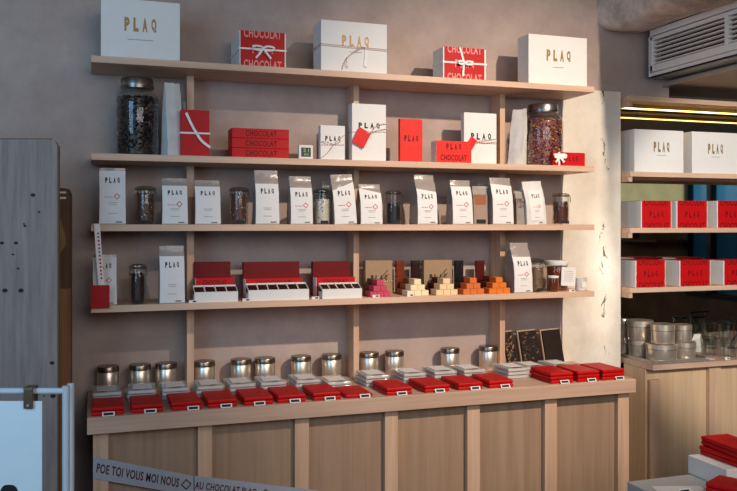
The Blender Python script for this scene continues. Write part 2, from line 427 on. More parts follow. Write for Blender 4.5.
def bow(t, xc, zc, s, m=None, w=.006, y=-.004, tails=True):
    m = m or M_ribbon; mb = MB()
    for sg in (-1, 1):
        pts = [(xc+sg*s*(.05+.95*math.sin(a)), y-.006-.006*math.sin(2*a), zc+s*.32*math.sin(2*a)*1.0+s*.12*math.sin(a)) for a in [k*math.pi/10 for k in range(0, 11)]]
        pts = [(xc+sg*s*.9*(1-math.cos(a))/2*1.0, y-.002-.008*math.sin(a/2), zc+s*.17*math.sin(a)) for a in [k*2*math.pi/14 for k in range(15)]]
        mb.ribbon(pts, w, .0006, up=(0, .25, 1))
        if tails: mb.ribbon([(xc, y-.004, zc), (xc+sg*s*.35, y-.009, zc-s*.5), (xc+sg*s*.62, y-.006, zc-s*.80)], w, .0006, up=(1, 0, .4))
    mb.box(xc-w*.6, xc+w*.6, y-.008, y, zc-w*.6, zc+w*.6, .001)
    return mb.build('bow', m, t)
def band_h(t, w, d, z, bw=.006, m=None, name='ribbon'):
    mb = MB(); e = .0022
    mb.ribbon([(-w/2-e, -e, z), (w/2+e, -e, z)], bw); mb.ribbon([(-w/2-e, -e, z), (-w/2-e, d+e, z)], bw); mb.ribbon([(w/2+e, -e, z), (w/2+e, d+e, z)], bw)
    return mb.build(name, m or M_ribbon, t)
def twine(t, pts, r=.0013, name='twine'):
    return MB().tube(pts, r, 6).build(name, M_twine, t, True)
def smooth_pts(pts, n=6):
    P = [Vector(p) for p in pts]; out = []
    for i in range(len(P)-1):
        p0, p1, p2, p3 = P[max(i-1,0)], P[i], P[i+1], P[min(i+2, len(P)-1)]
        for k in range(n):
            s = k/n
            out.append(.5*((2*p1)+(-p0+p2)*s+(2*p0-5*p1+4*p2-p3)*s*s+(-p0+3*p1-3*p2+p3)*s**3))
    out.append(P[-1]); return out

# ---- top shelf
Y1 = YS+.022; z1 = ZS[0]
t, w, h = gbox('gift_box', 'largest white box, at the left end of the top shelf', 101, 180, 0, Y1, z1, .16, M_white, refx=140)
lettering([('PLAQ', -.002, WZ(141, 25, Y1)-z1, WX(157,Y1)-WX(125,Y1), .048, -.0006)], M_gold, t)
MB().box(-.045, .04, -.001, 0, .066, .068).build('small_print', M_grey, t)
t, w, h = gbox('gift_box', 'low red sleeved box with white bow, second from left on the top shelf', 239.5, 286, 32, Y1, z1, .19, M_white, refx=262)
sleeve(t, w, h, .19, .95, -.001, ink=plain('pale_red_ink', (232,150,140), .6))
band_h(t, w, .19, h*.5, .006); bow(t, .0, h*.52, .045, w=.007)
t, w, h = gbox('gift_box', 'square white box tied with twine in the middle of the top shelf', 321, 387, 22, Y1, z1, .11, M_white, refx=354)
lettering([('PLAQ', .004, h*.62, WX(368,Y1)-WX(341,Y1), .042, -.0006)], M_gold, t)
MB().box(-.02, .03, -.001, 0, h*.40, h*.41).build('small_print', M_grey, t)
for z_ in (h*.5, h*.53): twine(t, [(-w/2-.002, .11, z_), (-w/2-.002, -.002, z_), (w/2+.002, -.002, z_-.006), (w/2+.002, .11, z_)])
twine(t, smooth_pts([(.045, -.003, h*.5), (.02, -.012, h*.50), (-.01, -.008, h*.38), (-.04, -.006, h*.2), (-.05, -.004, h*.04)]))
twine(t, smooth_pts([(.03, -.003, h*.5), (-.02, -.014, h*.34), (-.035, -.012, h*.22), (-.03, -.006, h*.08)]))
MB().box(.035, .047, -.004, -.001, h*.14, h*.48, mat=Matrix.Rotation(math.radians(3), 4, 'Y')).build('gift_tag', M_ribbon, t)
t, w, h = gbox('gift_box', 'small red sleeved box with crossed ribbon on the top shelf', 443, 486, 48, Y1, z1, .10, M_white, refx=464)
sleeve(t, w, h, .10, .93, -.001, ink=plain('pale_red_ink', (232,150,140), .6))
band_h(t, w, .10, h*.52, .007)
MB().ribbon([(-.022, -.003, h*1.0), (-.006, -.006, h*.55), (-.01, -.006, h*.1)], .008, up=(1,0,0)).build('ribbon_tail', M_ribbon, t)
bow(t, -.002, h*.52, .035, w=.008, tails=False)
t, w, h = gbox('gift_box', 'square white box with gold lettering at the right end of the top shelf', 528.6, 587, 36, Y1, z1, .09, M_white, refx=558)
lettering([('PLAQ', .002, h*.60, WX(571,Y1)-WX(547,Y1), .046, -.0006)], M_gold, t)
MB().box(-.025, .025, -.001, 0, h*.36, h*.37).build('small_print', M_grey, t)

# ---- jars and contents
def scatter(name, label, r, h, cols, size, n, loc, z0=.006, cat='coffee beans', aspect=.6, rough=.4, seed=0):
    rnd = random.Random(seed+n); mb = MB()
    mb.lathe([(r*.86, z0), (r*.86, z0+h*.95)], 16)
    ico = bmesh.new(); bmesh.ops.create_icosphere(ico, subdivisions=1, radius=1); base = [v.co.copy() for v in ico.verts]
    fcs = [[v.index for v in f.verts] for f in ico.faces]; ico.free()
    for i in range(n):
        a = rnd.uniform(0, 2*math.pi); top = rnd.random() < .15
        rad = r-size*.6 if not top else r*math.sqrt(rnd.random())*.9
        z = z0+size*.5+(h-size)*rnd.random() if not top else z0+h-size*.3
        R = Matrix.Rotation(rnd.uniform(0, 6.28), 3, (rnd.uniform(-1,1), rnd.uniform(-1,1), rnd.uniform(-1,1)))
        c = Vector((rad*math.cos(a), rad*math.sin(a), z)); s = size*rnd.uniform(.8, 1.1)
        vs = [mb.bm.verts.new(c+R @ Vector((b.x*s*.5, b.y*s*.5*aspect, b.z*s*.5*aspect))) for b in base]
        for f in fcs: mb.bm.faces.new([vs[k] for k in f])
    o = mb.build(name, beans('mix_'+name+str(seed), cols, rough), None, True, loc)
    return tag(o, label, cat, None, 'stuff')
def big_jar(x0, x1, ytop, Y, zb, label, clabel, cols, seed):
    X = (WX(x0, Y)+WX(x1, Y))/2; r = (WX(x1, Y)-WX(x0, Y))/2*.965; h = WZ((x0+x1)/2, ytop, Y)-zb
    t = thing('glass_jar', label, 'jar', (X, Y, zb))
    hl = h*.155
    MB().lathe([(r*.90, 0), (r, .01), (r, h*.70), (r*.93, h*.78), (r*.72, h*.84), (r*.70, h*.87)], 40, cap=False).lathe([(r*.9, 0), (.001, .0005)], 40, cap=False).build('glass_body', M_glass, t, True)
    MB().lathe([(r*.72, h*.865), (r*.75, h*.87), (r*.75, h-.006), (r*.70, h), (.002, h)], 40).build('lid', M_lid, t, True)
    MB().lathe([(r*.765, h*.875), (r*.765, h*.895)], 40).build('lid_rim', M_steeld, t, True)
    scatter('cocoa_beans', clabel, r*.96, h*.74, cols, .0125, 900, (X, Y, zb), seed=seed)
Y2 = YS+.03; z2 = ZS[1]
DARK = [(24,16,14),(38,24,18),(16,12,12),(56,36,28),(30,22,26)]
MULTI = [(120,66,38),(190,124,74),(70,34,24),(130,66,66),(214,160,104),(90,72,120),(150,60,40),(52,28,20),(160,96,56)]
big_jar(114, 160, 79, YS+.105, z2, 'large glass jar with silver lid at left end of second shelf', 'dark beans filling the large left jar', DARK, 1)
big_jar(524.5, 561, 105, YS+.11, z2, 'large glass jar with silver lid at right end of second shelf', 'mixed brown and purple beans filling the large right jar', MULTI, 2)

def paper_bag(label, xc, w, h, d, Y, zb, rz=0, lean=.0, name='paper_bag', group=None, m=None):
    X = WX(xc, Y); t = thing(name, label, 'bag', (X, Y, zb), rz, group); mb = MB()
    nz, nx = 12, 7; rnd = random.Random(int(xc)); grid = {}
    for s in (0, 1):
        for i in range(nz+1):
            zz = i/nz; dd = d/2*(1-zz**1.6)+.002
            for k in range(nx+1):
                x = (k/nx-.5)*w; j = .004*noise.noise(Vector((x*40, zz*9, xc+s*5)))
                grid[s,i,k] = mb.bm.verts.new((x*(1+.03*math.sin(zz*9+xc))+lean*zz*h, (-dd if s == 0 else dd)*(.85+.15*math.cos((k/nx-.5)*3))+j, zz*h+(.006*noise.noise(Vector((k*.7, xc, 0))) if i == nz else 0)))
    for s in (0, 1):
        for i in range(nz):
            for k in range(nx): mb.bm.faces.new((grid[s,i,k], grid[s,i,k+1], grid[s,i+1,k+1], grid[s,i+1,k]))
    for i in range(nz):
        for k in (0, nx): mb.bm.faces.new((grid[0,i,k], grid[0,i+1,k], grid[1,i+1,k], grid[1,i,k]))
    for k in range(nx):
        mb.bm.faces.new((grid[0,0,k], grid[0,0,k+1], grid[1,0,k+1], grid[1,0,k])); mb.bm.faces.new((grid[0,nz,k], grid[0,nz,k+1], grid[1,nz,k+1], grid[1,nz,k]))
    mb.build('paper_body', m or M_paperbag, t, True)
    MB().box(-w/2*.96+lean*h*.9, w/2*.96+lean*h*.9, -.005, .004, h*.90, h*.915).build('folded_top', m or M_paperbag, t)
    return t
paper_bag('tall crumpled white bag between the large dark jar and red gift box', 172, .058, .262, .06, YS+.08, z2, rz=.35)
paper_bag('narrow white bag behind the ribboned red box on second shelf', 186, .02, .215, .02, YW-.05, z2, rz=.2)
paper_bag('tall crumpled white bag left of the mixed bean jar', 517, .062, .235, .05, YS+.11, z2, rz=-.9, lean=.05)

# ---- second shelf boxes
t, w, h = gbox('gift_box', 'upright red box tied with white ribbon on second shelf', 181, 209.5, 110, Y2, z2, .035, M_red, refx=195)
band_h(t, w, .035, h*.5, .006)
MB().ribbon(smooth_pts([(-.032, -.003, h*.93), (-.016, -.01, h*.70), (.003, -.006, h*.5), (.022, -.009, h*.33), (w/2+.002, -.004, h*.2)]), .009, up=(.8,0,.5)).box(-.004, .006, -.01, -.002, h*.47, h*.54, .001).build('bow', M_ribbon, t)
ORD = ['leftmost', 'second from left', 'third from left', 'fourth from left', 'fifth from left', 'sixth from left', 'seventh from left', 'eighth from left', 'ninth from left', 'tenth from left', 'eleventh from left', 'twelfth from left', 'thirteenth from left', 'fourteenth from left', 'fifteenth from left']
zz = z2; hb = (WZ(260, 128.5, Y2)-z2)/3
for k, nm in enumerate(('bottom', 'middle', 'top')):
    t, w, h = gbox('chocolate_box', f'{nm} flat red box in the stack of three on second shelf', 232, 289, 0, Y2, zz, .09, M_red, group='flat red boxes stacked on second shelf', h=hb-.0006)
    lettering([('CHOCOLAT', .002, h*.5, w*.55, h*.62, -.0005)], M_rink, t); zz += hb
t, w, h = gbox('thermometer', 'small white digital thermometer with black screen on second shelf', 299, 313, 145, Y2, z2, .018, M_white, cat='thermometer', refx=306)
MB().box(-w*.34, w*.34, -.001, 0, h*.18, h*.82).build('screen', plain('lcd', (38,48,38), .2), t)
lettering([('21', 0, h*.62, w*.40, h*.24, -.0016), ('45', 0, h*.34, w*.34, h*.18, -.0016)], plain('lcd_digits', (150,170,120), .5), t, 'digits')
t, w, h = gbox('gift_box', 'small upright white box tied with twine beside the thermometer', 320.5, 345, 125.5, Y2, z2, .03, M_white, refx=333)
lettering([('PLAQ', 0, h*.62, w*.62, h*.15, -.0006)], M_ink, t)
twine(t, [(-w/2-.002, .03, h*.43), (-w/2-.002, -.002, h*.43), (w/2+.002, -.002, h*.45), (w/2+.002, .03, h*.45)])
twine(t, smooth_pts([(-w/2+.002, -.002, h*.05), (-.02, -.01, h*.22), (.004, -.006, h*.45), (.025, -.01, h*.62), (w/2, -.004, h*.75)]))
twine(t, smooth_pts([(-w/2-.004, -.003, h*.53), (-.02, -.01, h*.50), (.004, -.006, h*.45), (.03, -.01, h*.56)]))
t, w, h = gbox('gift_box', 'tallest upright white box with hanging red tag on second shelf', 352, 386, 104, Y2, z2, .045, M_white, refx=369)
lettering([('PLAQ', .0, h*.62, w*.62, h*.10, -.0006)], M_ink, t)
twine(t, [(-w/2-.002, .045, h*.5), (-w/2-.002, -.002, h*.5), (w/2+.002, -.002, h*.52), (w/2+.002, .045, h*.52)])
for dz in (.07, -.02): twine(t, smooth_pts([(-.04, -.004, h*(.5+dz)), (0, -.012, h*(.49)), (.03, -.01, h*(.56+dz)), (w/2+.008, -.003, h*(.6+dz))]))
tg = MB().box(-.026, .026, -.001, .001, -.032, .032, mat=Matrix.Translation((-w/2+.034, -.010, h*.40)) @ Matrix.Rotation(math.radians(28), 4, 'Y')).build('gift_tag', plain('bright_red_tag', (222,34,30), .5), t)
t, w, h = gbox('chocolate_box', 'upright plain red box right of the white box with red tag', 400, 422.5, 119, Y2, z2, .02, plain('bright_red_card', (226,44,34), .5), refx=411)
lettering([('PLAQ', 0, h*.55, w*.62, h*.14, -.0006)], M_rink, t)
hb = (WZ(452, 141.0, Y2)-z2)/2
for k, nm in enumerate(('lower', 'upper')):
    t, w, h = gbox('chocolate_box', f'{nm} of two small red boxes stacked beside twine-tied white box', 436, 471, 0, Y2, z2+k*hb, .05, M_white, group='two small red sleeved boxes', h=hb-.0006)
    MB().box(-w/2+.001, w/2+.0012, -.0012, .0512, .0003, h+.0004).build('red_sleeve', plain('bright_red_card', (226,44,34), .5), t)
    lettering([(('CHOCOLAT', 'PLAQ')[k], 0, h*.5, w*(.75, .42)[k], h*.55, -.0018)], M_rink, t)
t, w, h = gbox('gift_box', 'upright white box tied with twine against the right upright', 464, 496.5, 113, YS+.095, z2, .03, M_white, refx=480)
lettering([('PLAQ', .003, h*.55, w*.62, h*.13, -.0006)], M_ink, t)
for dz in (0, .05): twine(t, smooth_pts([(-.05, -.003, h*.30), (-.015, -.01, h*.44), (.02, -.008, h*(.43+dz)), (w/2, -.003, h*(.46+dz))]))
twine(t, [(-w/2-.002, .03, h*.44), (-w/2-.002, -.002, h*.44), (w/2+.002, -.002, h*.42), (w/2+.002, .03, h*.42)])
MB().box(-.016, .016, -.001, .001, -.026, .026, mat=Matrix.Translation((-w/2+.028, -.008, h*.40)) @ Matrix.Rotation(math.radians(35), 4, 'Y')).build('gift_tag', plain('bright_red_tag', (222,34,30), .5), t)
t, w, h = gbox('chocolate_box', 'small red box with white bow at the right end of second shelf', 553, 585, 152.5, YS+.012, z2, .02, M_red, refx=570)
lettering([('PLAQ', .012, h*.55, w*.38, h*.42, -.0006)], M_rink, t)
MB().ribbon([(-w/2+.028, -.002, .0), (-w/2+.028, -.002, h)], .008, up=(1,0,0)).build('ribbon', M_ribbon, t)
bow(t, -w/2+.026, h*.7, .032, w=.010, y=-.004)

# ---------------------------------------------------------------- gusseted bags
def pouch(x0, x1, ytop, Y, zb, label, labeltop=.86, d=.062, rz=0, tilt=0, emblem=True, group='white labelled bags', small=False, labelx=(0, 1), lab_lo=.015, film_m=None, skew=0):
    X0, X1 = WX(x0, Y), WX(x1, Y); w = X1-X0; h = WZ((x0+x1)/2, ytop, Y)-zb; X = (X0+X1)/2
    t = thing('coffee_bag', label, 'bag', (X, Y+d/2, zb), rz, group)
    lv = [(0, 1), (.05, 1.04), (.30, 1.0), (.58, .84), (.80, .42), (.90, .12), (1, .06)]
    def prof(zf):
        for (a, fa), (b, fb) in zip(lv, lv[1:]):
            if zf <= b: return fa+(fb-fa)*(zf-a)/(b-a)
        return lv[-1][1]
    sd = x0*.37
    def yf(x, z):
        zf = max(0, min(1, z/h))
        return -d/2*prof(zf)-.0025*(1-abs(2*x/w)**2)+.0022*noise.noise(Vector((x*30, z*22, sd)))
    mb = MB(); nz, nx = 18, 8; G = {}
    for i in range(nz+1):
        z = h*i/nz
        wv = w*(1-.03*math.sin(math.pi*i/nz))*(.97 if i > nz*.85 else 1)
        for k in range(nx+1):
            x = (k/nx-.5)*wv
            G[0,i,k] = mb.bm.verts.new((x, yf(x*.96, z), z)); G[1,i,k] = mb.bm.verts.new((x, -yf(x*.96, z), z))
        # gusset crease
        for s, k in ((0, 0), (1, nx)):
            x = (-.5 if s == 0 else .5)*wv; G['g', s, i] = mb.bm.verts.new((x*(1-.12*(1-prof(i/nz))-.05), 0, z))
    for i in range(nz):
        for s in (0, 1):
            for k in range(nx): mb.bm.faces.new((G[s,i,k], G[s,i,k+1], G[s,i+1,k+1], G[s,i+1,k]))
        for s, k in ((0, 0), (1, nx)):
            mb.bm.faces.new((G[0,i,k], G[0,i+1,k], G['g',s,i+1], G['g',s,i])); mb.bm.faces.new((G['g',s,i], G['g',s,i+1], G[1,i+1,k], G[1,i,k]))
    for k in range(nx): mb.bm.faces.new((G[0,0,k], G[0,0,k+1], G[1,0,k+1], G[1,0,k]))
    mb.build('bag_body', film_m or M_kraftg, t, True)
    # paper label following the front
    lb = MB(); nz, nx = 16, 6; g = {}
    a, b = (-.5+labelx[0])*w*.985, (-.5+labelx[1])*w*.985
    for i in range(nz+1):
        for k in range(nx+1):
            fx = k/nx
            zt = labeltop*h-skew*(fx-.5)*w
            z = lab_lo*h+(zt-lab_lo*h)*i/nz; x = a+(b-a)*fx
            x *= (1-.03*math.sin(math.pi*z/h))
            g[i,k] = lb.bm.verts.new((x, yf(x, z)-.0012, z))
    for i in range(nz):
        for k in range(nx): lb.bm.faces.new((g[i,k], g[i,k+1], g[i+1,k+1], g[i+1,k]))
    lb.build('label', M_label, t, True)
    lc = (a+b)/2; lw = b-a; f2 = lambda x, z: yf(x, z)-.002
    lettering([('PLAQ', lc, labeltop*h*.82, lw*.55, h*.098 if not small else h*.075, 0)], M_ink, t, fn=f2)
    pr = MB()
    for k, (zf, fr_) in enumerate(((.40, .36), (.36, .28), (.20, .34))):
        z = labeltop*h*zf
        for q in range(6):
            xx = lc-lw*fr_/2+lw*fr_*q/6; pr.box(xx, xx+lw*fr_/6.5, -.0003, 0, z, z+.0014)
    # strip of codes at the foot
    pr.box(lc+lw*.12, lc+lw*.36, -.0003, 0, h*.03, h*.055)
    for v in pr.bm.verts: v.co.y = f2(v.co.x, v.co.z)+(v.co.y)
    pr.build('small_print', M_grey, t)
    if emblem:
        e = MB(); s = lw*.09; zc = labeltop*h*.52; xc = lc+lw*.17
        for q in range(4):
            R = Matrix.Translation((xc, 0, zc)) @ Matrix.Rotation(math.radians(45+90*q), 4, 'Y')
            e.box(-s, s, -.0003, 0, s*.72, s*1.0, mat=R)
        for q in range(4): e.box(lc-lw*.3+q*lw*.08, lc-lw*.3+q*lw*.08+lw*.06, -.0003, 0, zc-s*.5, zc-s*.2)
        for v in e.bm.verts: v.co.y = f2(v.co.x, v.co.z)+v.co.y
        e.build('emblem', M_emb, t)
    if tilt: t.rotation_euler = (0, tilt, rz)
    return t
Y3 = YS+.010; z3 = ZS[2]
pouch(99, 126, 167.5, Y3, z3, 'white bag at the left end of the third shelf', .95)
pouch(162, 188, 178, Y3, z3, 'white bag just left of the left upright on third shelf', .84)
pouch(195, 221, 180, Y3, z3, 'white bag just right of the left upright on third shelf', .86, emblem=False)
pouch(255.5, 279.5, 170, Y3, z3, 'tall bag with grey top right of the second small jar, third shelf', .75, emblem=False)
pouch(290.5, 313, 176, Y3, z3, 'bag with grey top midway between second and third small jars, third shelf', .76)
pouch(334.5, 357, 174, Y3, z3, 'bag with slanting label right of the third small jar, third shelf', .76, tilt=-.05, skew=-.35)
pouch(360.5, 382.5, 184, Y3, z3, 'shorter bag just right of the middle upright on third shelf', .84, skew=.2)
pouch(417.5, 437.5, 174, Y3, z3, 'tall grey bag with low white label right of fourth small jar, third shelf', .68, d=.085, skew=.15)
pouch(452.5, 473, 180, Y3, z3, 'bag left of the brown cocoa powder packet, third shelf', .86)
pouch(492.5, 513.5, 177.5, Y3, z3, 'bag in front of the right upright on third shelf', .85, skew=.1)
pouch(527, 546.5, 181, Y3, z3, 'tilted silvery bag, rightmost bag on the third shelf', .80, labelx=(.18, .88), tilt=-.05, lab_lo=.10, film_m=M_paperbag)
Y4 = YS+.010; z4 = ZS[3]
pouch(92.5, 117, 255, Y4+.012, z4, 'white bag behind the hanging red tag on lowest shelf', .95)
pouch(159.5, 185, 246, Y4, z4, 'white bag left of the left upright on lowest shelf', .82, emblem=False)
pouch(514, 532.5, 243, Y4, z4, 'tall grey bag with white label on lowest shelf right of the sweets', .72, d=.08)

# ---------------------------------------------------------------- clip jars
def clip_jar(x0, x1, ytop, Y, zb, label, clabel, cols, fill=.8, size=.009, n=220, seed=0, cname='beans', cat='coffee beans', dark=False):
    X0, X1 = WX(x0, Y), WX(x1, Y); r = (X1-X0)/2*.95; h = WZ((x0+x1)/2, ytop, Y)-zb; X = (X0+X1)/2; Yc = Y+r
    t = thing('clip_jar', label, 'jar', (X, Yc, zb), 0, 'small clip-top glass jars')
    MB().lathe([(r*.9, 0), (r*.97, .004), (r*.97, h*.80), (r*.9, h*.86), (r*.92, h*.90)], 28, cap=False).lathe([(r*.9, 0), (.001, .0005)], 28, cap=False).build('glass_body', M_glass, t, True)
    MB().lathe([(r*1.0, h*.905), (r*1.03, h*.92), (r*1.0, h*.95), (r*.7, h*.985), (.002, h)], 28).build('lid', M_lidglass, t, True)
    MB().tube([(r*1.04*math.cos(a), r*1.04*math.sin(a), h*.895) for a in [k*2*math.pi/24 for k in range(25)]], .0014, 6).tube([(-r*.9, -r*.5, h*.89), (-r*1.03, -r*.45, h*.78), (-r*1.0, -r*.4, h*.70)], .0015, 6).tube([(r*.9, -r*.5, h*.89), (r*1.03, -r*.45, h*.78), (r*1.0, -r*.4, h*.70)], .0015, 6).build('wire_clip', M_steeld, t, True)
    MB().box(-r*.45, r*.45, -r*1.0-.0012, -r*1.0, h*.03, h*.11).build('price_strip', M_ink, t)
    scatter(cname, clabel, r*(.86 if seed == 8 else .92), h*fill, cols, size, n, (X, Yc, zb), z0=.004, seed=seed, cat=cat)
BLUEISH = [(24,28,46),(96,60,44),(210,200,186),(20,16,18),(50,96,130),(110,66,44),(30,20,20)]
clip_jar(135, 157, 185.5, Y3, z3, 'clip-top jar of dark sweets, leftmost jar on third shelf', 'dark sweets in the leftmost third shelf jar', BLUEISH, seed=3, size=.012, n=160, cname='dark_sweets', cat='sweets')
clip_jar(230.5, 250.5, 186.5, Y3, z3, 'clip-top jar second from left on third shelf', 'dark sweets in the second third-shelf jar', BLUEISH, seed=4, size=.012, n=160, cname='dark_sweets', cat='sweets')
clip_jar(315.5, 333.5, 188.5, Y3, z3, 'clip-top jar third from left on third shelf', 'blue and brown sweets in the third jar from left', BLUEISH, .72, seed=5, size=.013, n=130, cname='dark_sweets', cat='sweets')
clip_jar(388, 404.5, 190, Y3, z3, 'half-filled clip-top jar left of the tall grey bag', 'black chocolate pieces half filling the fourth small jar', [(30,26,28),(54,46,48),(90,76,70)], .62, seed=6, size=.016, n=90, cname='chocolate_pieces', cat='chocolate')
clip_jar(557.5, 573.5, 192.5, Y3, z3, 'clip-top jar of reddish nibs at the right end of third shelf', 'reddish brown nibs in the rightmost third-shelf jar', [(110,52,34),(84,36,26),(140,84,60),(60,28,22)], .70, seed=7, size=.008, n=260, cname='cocoa_nibs', cat='cocoa nibs')
clip_jar(129, 147.5, 264, Y4, z4, 'clip-top jar of dark round sweets on lowest shelf', 'dark round sweets in the left lowest-shelf jar', [(60,38,30),(84,54,42),(34,22,20)], .74, seed=8, size=.013, n=180, cname='dark_sweets', cat='sweets')
clip_jar(532.5, 548, 258.5, Y4+.02, z4, 'clip-top jar of brown clusters on lowest shelf', 'brown clusters in the right lowest-shelf clip jar', [(70,40,32),(96,64,50),(48,28,24),(130,104,84)], .70, seed=9, size=.010, n=150, cname='clusters', cat='sweets')

# clear packets on third shelf
def packet(x0, x1, ytop, Y, zb, label, content, fill, lab=True):
    X0, X1 = WX(x0, Y), WX(x1, Y); w = X1-X0; h = WZ((x0+x1)/2, ytop, Y)-zb
    t = thing('clear_packet', label, 'packet', ((X0+X1)/2, Y+.018, zb))
    d = .03; mb = MB(); lv = [(0, 1), (.1, 1.05), (.7, .8), (.9, .15), (1, .08)]; R = []
    for zf, f in lv: R.append([mb.bm.verts.new((sx*w/2, sy*d/2*f, zf*h)) for sx, sy in ((-1,-1),(1,-1),(1,1),(-1,1))])
    for a, b in zip(R, R[1:]):
        for k in range(4): mb.bm.faces.new((a[k], a[(k+1)%4], b[(k+1)%4], b[k]))
    mb.bm.faces.new(R[0]); mb.build('bag_film', M_bagclr, t, False)
    mb = MB(); mb.box(-w*.44, w*.44, -d*.44, d*.44, .002, h*fill, .004); o = mb.build('filling', content, t, True)
    if lab: MB().box(-w*.3, w*.35, -d*.56, -d*.54, .004, .02).build('label', M_ink, t)
packet(474, 488, 186, Y3+.012, z3, 'clear packet of brown cocoa powder between two white bags', plain('cocoa_powder', (156,98,66), .9, scale=80), .78)
packet(517, 526, 192, Y3+.012, z3, 'small clear packet of pale broken pieces right of right upright', plain('broken_pieces', (120,104,96), .6, var=.8, scale=120, bump=1), .8, False)
paper_bag('clear upright bag behind the cocoa powder packet', 483, .05, .17, .03, YS+.12, z3, m=M_bagclr)
paper_bag('translucent bag behind the small clear packet on third shelf', 519, .05, .14, .03, YS+.13, z3, m=M_bagclr)
paper_bag('clear bag behind the third small jar on third shelf', 327, .04, .165, .03, YS+.13, z3, m=M_bagclr)

# hanging tag on the third shelf's left end
ht = thing('hanging_tag', 'red card hanging on a printed white ribbon from third shelf', 'tag', (WX(99, YS-.006), YS-.006, ZS[2]))
za = WZ(99, 286, YS)-ZS[2]
MB().ribbon([(-.012, .03, .0015), (-.008, .0, .0015), (-.006, -.003, -.01), (0, -.004, za*.5), (.008, -.003, za-.004)], .019, up=(1, 0, 0)).build('ribbon', M_ribbon, ht)
for k in range(6): pass
lt = MB()
for k in range(13):
    z_ = -.03-k*.0125; lt.box(-.006+k*.0009, .000+k*.0009, -.0062, -.0055, z_-.003, z_+.003)
lt.build('ribbon_print', M_emb, ht)
zc0, zc1 = WZ(99, 308, YS)-ZS[2], WZ(99, 285, YS)-ZS[2]
MB().box(WX(91,YS)-WX(99,YS), WX(109.5,YS)-WX(99,YS), -.006, -.004, zc0, zc1).build('card', plain('deep_red_card', (176,14,22), .5), ht)

# ---------------------------------------------------------------- lowest shelf : open trays
def tray_set(bx, rx, tx, nch, lab, ordn, red_txt):
    # back dark red box
    Yb = YS+.135
    t, w, h = gbox('chocolate_box', f'dark red box standing at the back behind the {ordn} open tray', bx[0], bx[1], bx[2], Yb, z4, .03, M_dred, group='dark red boxes behind the open trays')
    # red sleeved box
    Yr = YS+.085
    t, w, h = gbox('chocolate_box', f'bright red box directly behind the {ordn} open tray', rx[0], rx[1], rx[2], Yr, z4, .045, M_white, group='bright red boxes behind the open trays')
    MB().box(-w/2+.002, w/2+.001, -.0012, .046, .0003, h+.0008).build('red_sleeve', M_red, t)
    lettering([('CHOCOLAT', 0, h*.80, w*.62, h*.24, -.0018)], M_rink, t)
    # tray in front, tilted open cells
    Yt = YS+.012; X0, X1 = WX(tx[0], Yt), WX(tx[1], Yt); w = X1-X0; h = WZ(tx[1], tx[2], Yt)-z4
    t = thing('chocolate_tray', f'{ordn} open white tray of dark chocolates on lowest shelf', 'tray', ((X0+X1)/2, Yt, z4), 0, 'open white chocolate trays')
    hf = h*.62; d = .055
    body = MB(); body.prism([(0,0)]*0 or [(-w/2, 0), (w/2, 0), (w/2, .001), (-w/2, .001)], 0, d)
    body.bm.clear()
    # wedge: front low, back high
    vs = {}
    def wedge(mb, xa, xb, ya, yb, za, zb_, z0=0):
        v = [mb.bm.verts.new(c) for c in ((xa,ya,z0),(xb,ya,z0),(xb,yb,z0),(xa,yb,z0),(xa,ya,za),(xb,ya,za),(xb,yb,zb_),(xa,yb,zb_))]
        for f in ((0,3,2,1),(4,5,6,7),(0,1,5,4),(1,2,6,5),(2,3,7,6),(3,0,4,7)): mb.bm.faces.new([v[i] for i in f])
    zl = lambda y: hf+(h-hf)*y/d
    wedge(body, -w/2, w/2, 0, .004, zl(0), zl(.004)); wedge(body, -w/2, w/2, d-.004, d, zl(d-.004), zl(d))
    wedge(body, -w/2, w/2, .004, d-.004, zl(.004)-.008, zl(d-.004)-.008)
    cw = w/nch
    for k in range(nch+1):
        xa = -w/2+k*cw; wedge(body, max(-w/2, xa-.0015), min(w/2, xa+.0015), .004, d-.004, zl(.004), zl(d-.004), zl(.004)-.01)
    body.build('tray_body', M_white, t)
    sl = math.atan2(h-hf, d)
    for k in range(nch):
        xm = -w/2+(k+.5)*cw; c = cw/2-.0035
        M_ = Matrix.Translation((0, d/2, zl(d/2)-.0045)) @ Matrix.Rotation(sl, 4, 'X')
        o = MB().box(-c, c, -d/2+.007, d/2-.007, -.0025, .003, .001).build('chocolate', M_choc)
        o.matrix_world = Matrix.Translation(((X0+X1)/2+xm, Yt, z4)) @ M_
        tag(o, f'dark square chocolate lying in the {ordn} open white tray', 'chocolate', f'chocolates in the {ordn} white tray')
tray_set((194,230.5,262), (195.5,234,278), (194.5,238,285.5), 4, '', 'left', '')
tray_set((243.5,299.5,262), (245,302,278.5), (248.5,309,283), 6, '', 'middle', '')
tray_set((313,350,261.5), (316,354.5,277.5), (322.5,362,283), 5, '', 'right', '')

# kraft boxes behind the sweets
for x0, x1, yt, lb in ((365.5, 392.5, 260.5, 'kraft brown box behind the pink bars on lowest shelf'), (424, 452, 260, 'kraft brown box behind the dark and cream bars')):
    t, w, h = gbox('kraft_box', lb, x0, x1, yt, YS+.16, z4, .03, M_kraft)
    lettering([('PLAQ', 0, h*.48, w*.6, h*.17, -.0006)], M_ink, t)
    twine(t, smooth_pts([(-w/2-.001, -.002, h*.38), (0, -.004, h*.36), (w/2+.001, -.002, h*.38)]))
    mb = MB().tube([(.0, -.005, h*.42), (.035, -.008, h*.72)], .0012, 6).tube([(.005, -.005, h*.40), (.04, -.008, h*.60)], .0012, 6); mb.build('string_ends', M_ink, t)
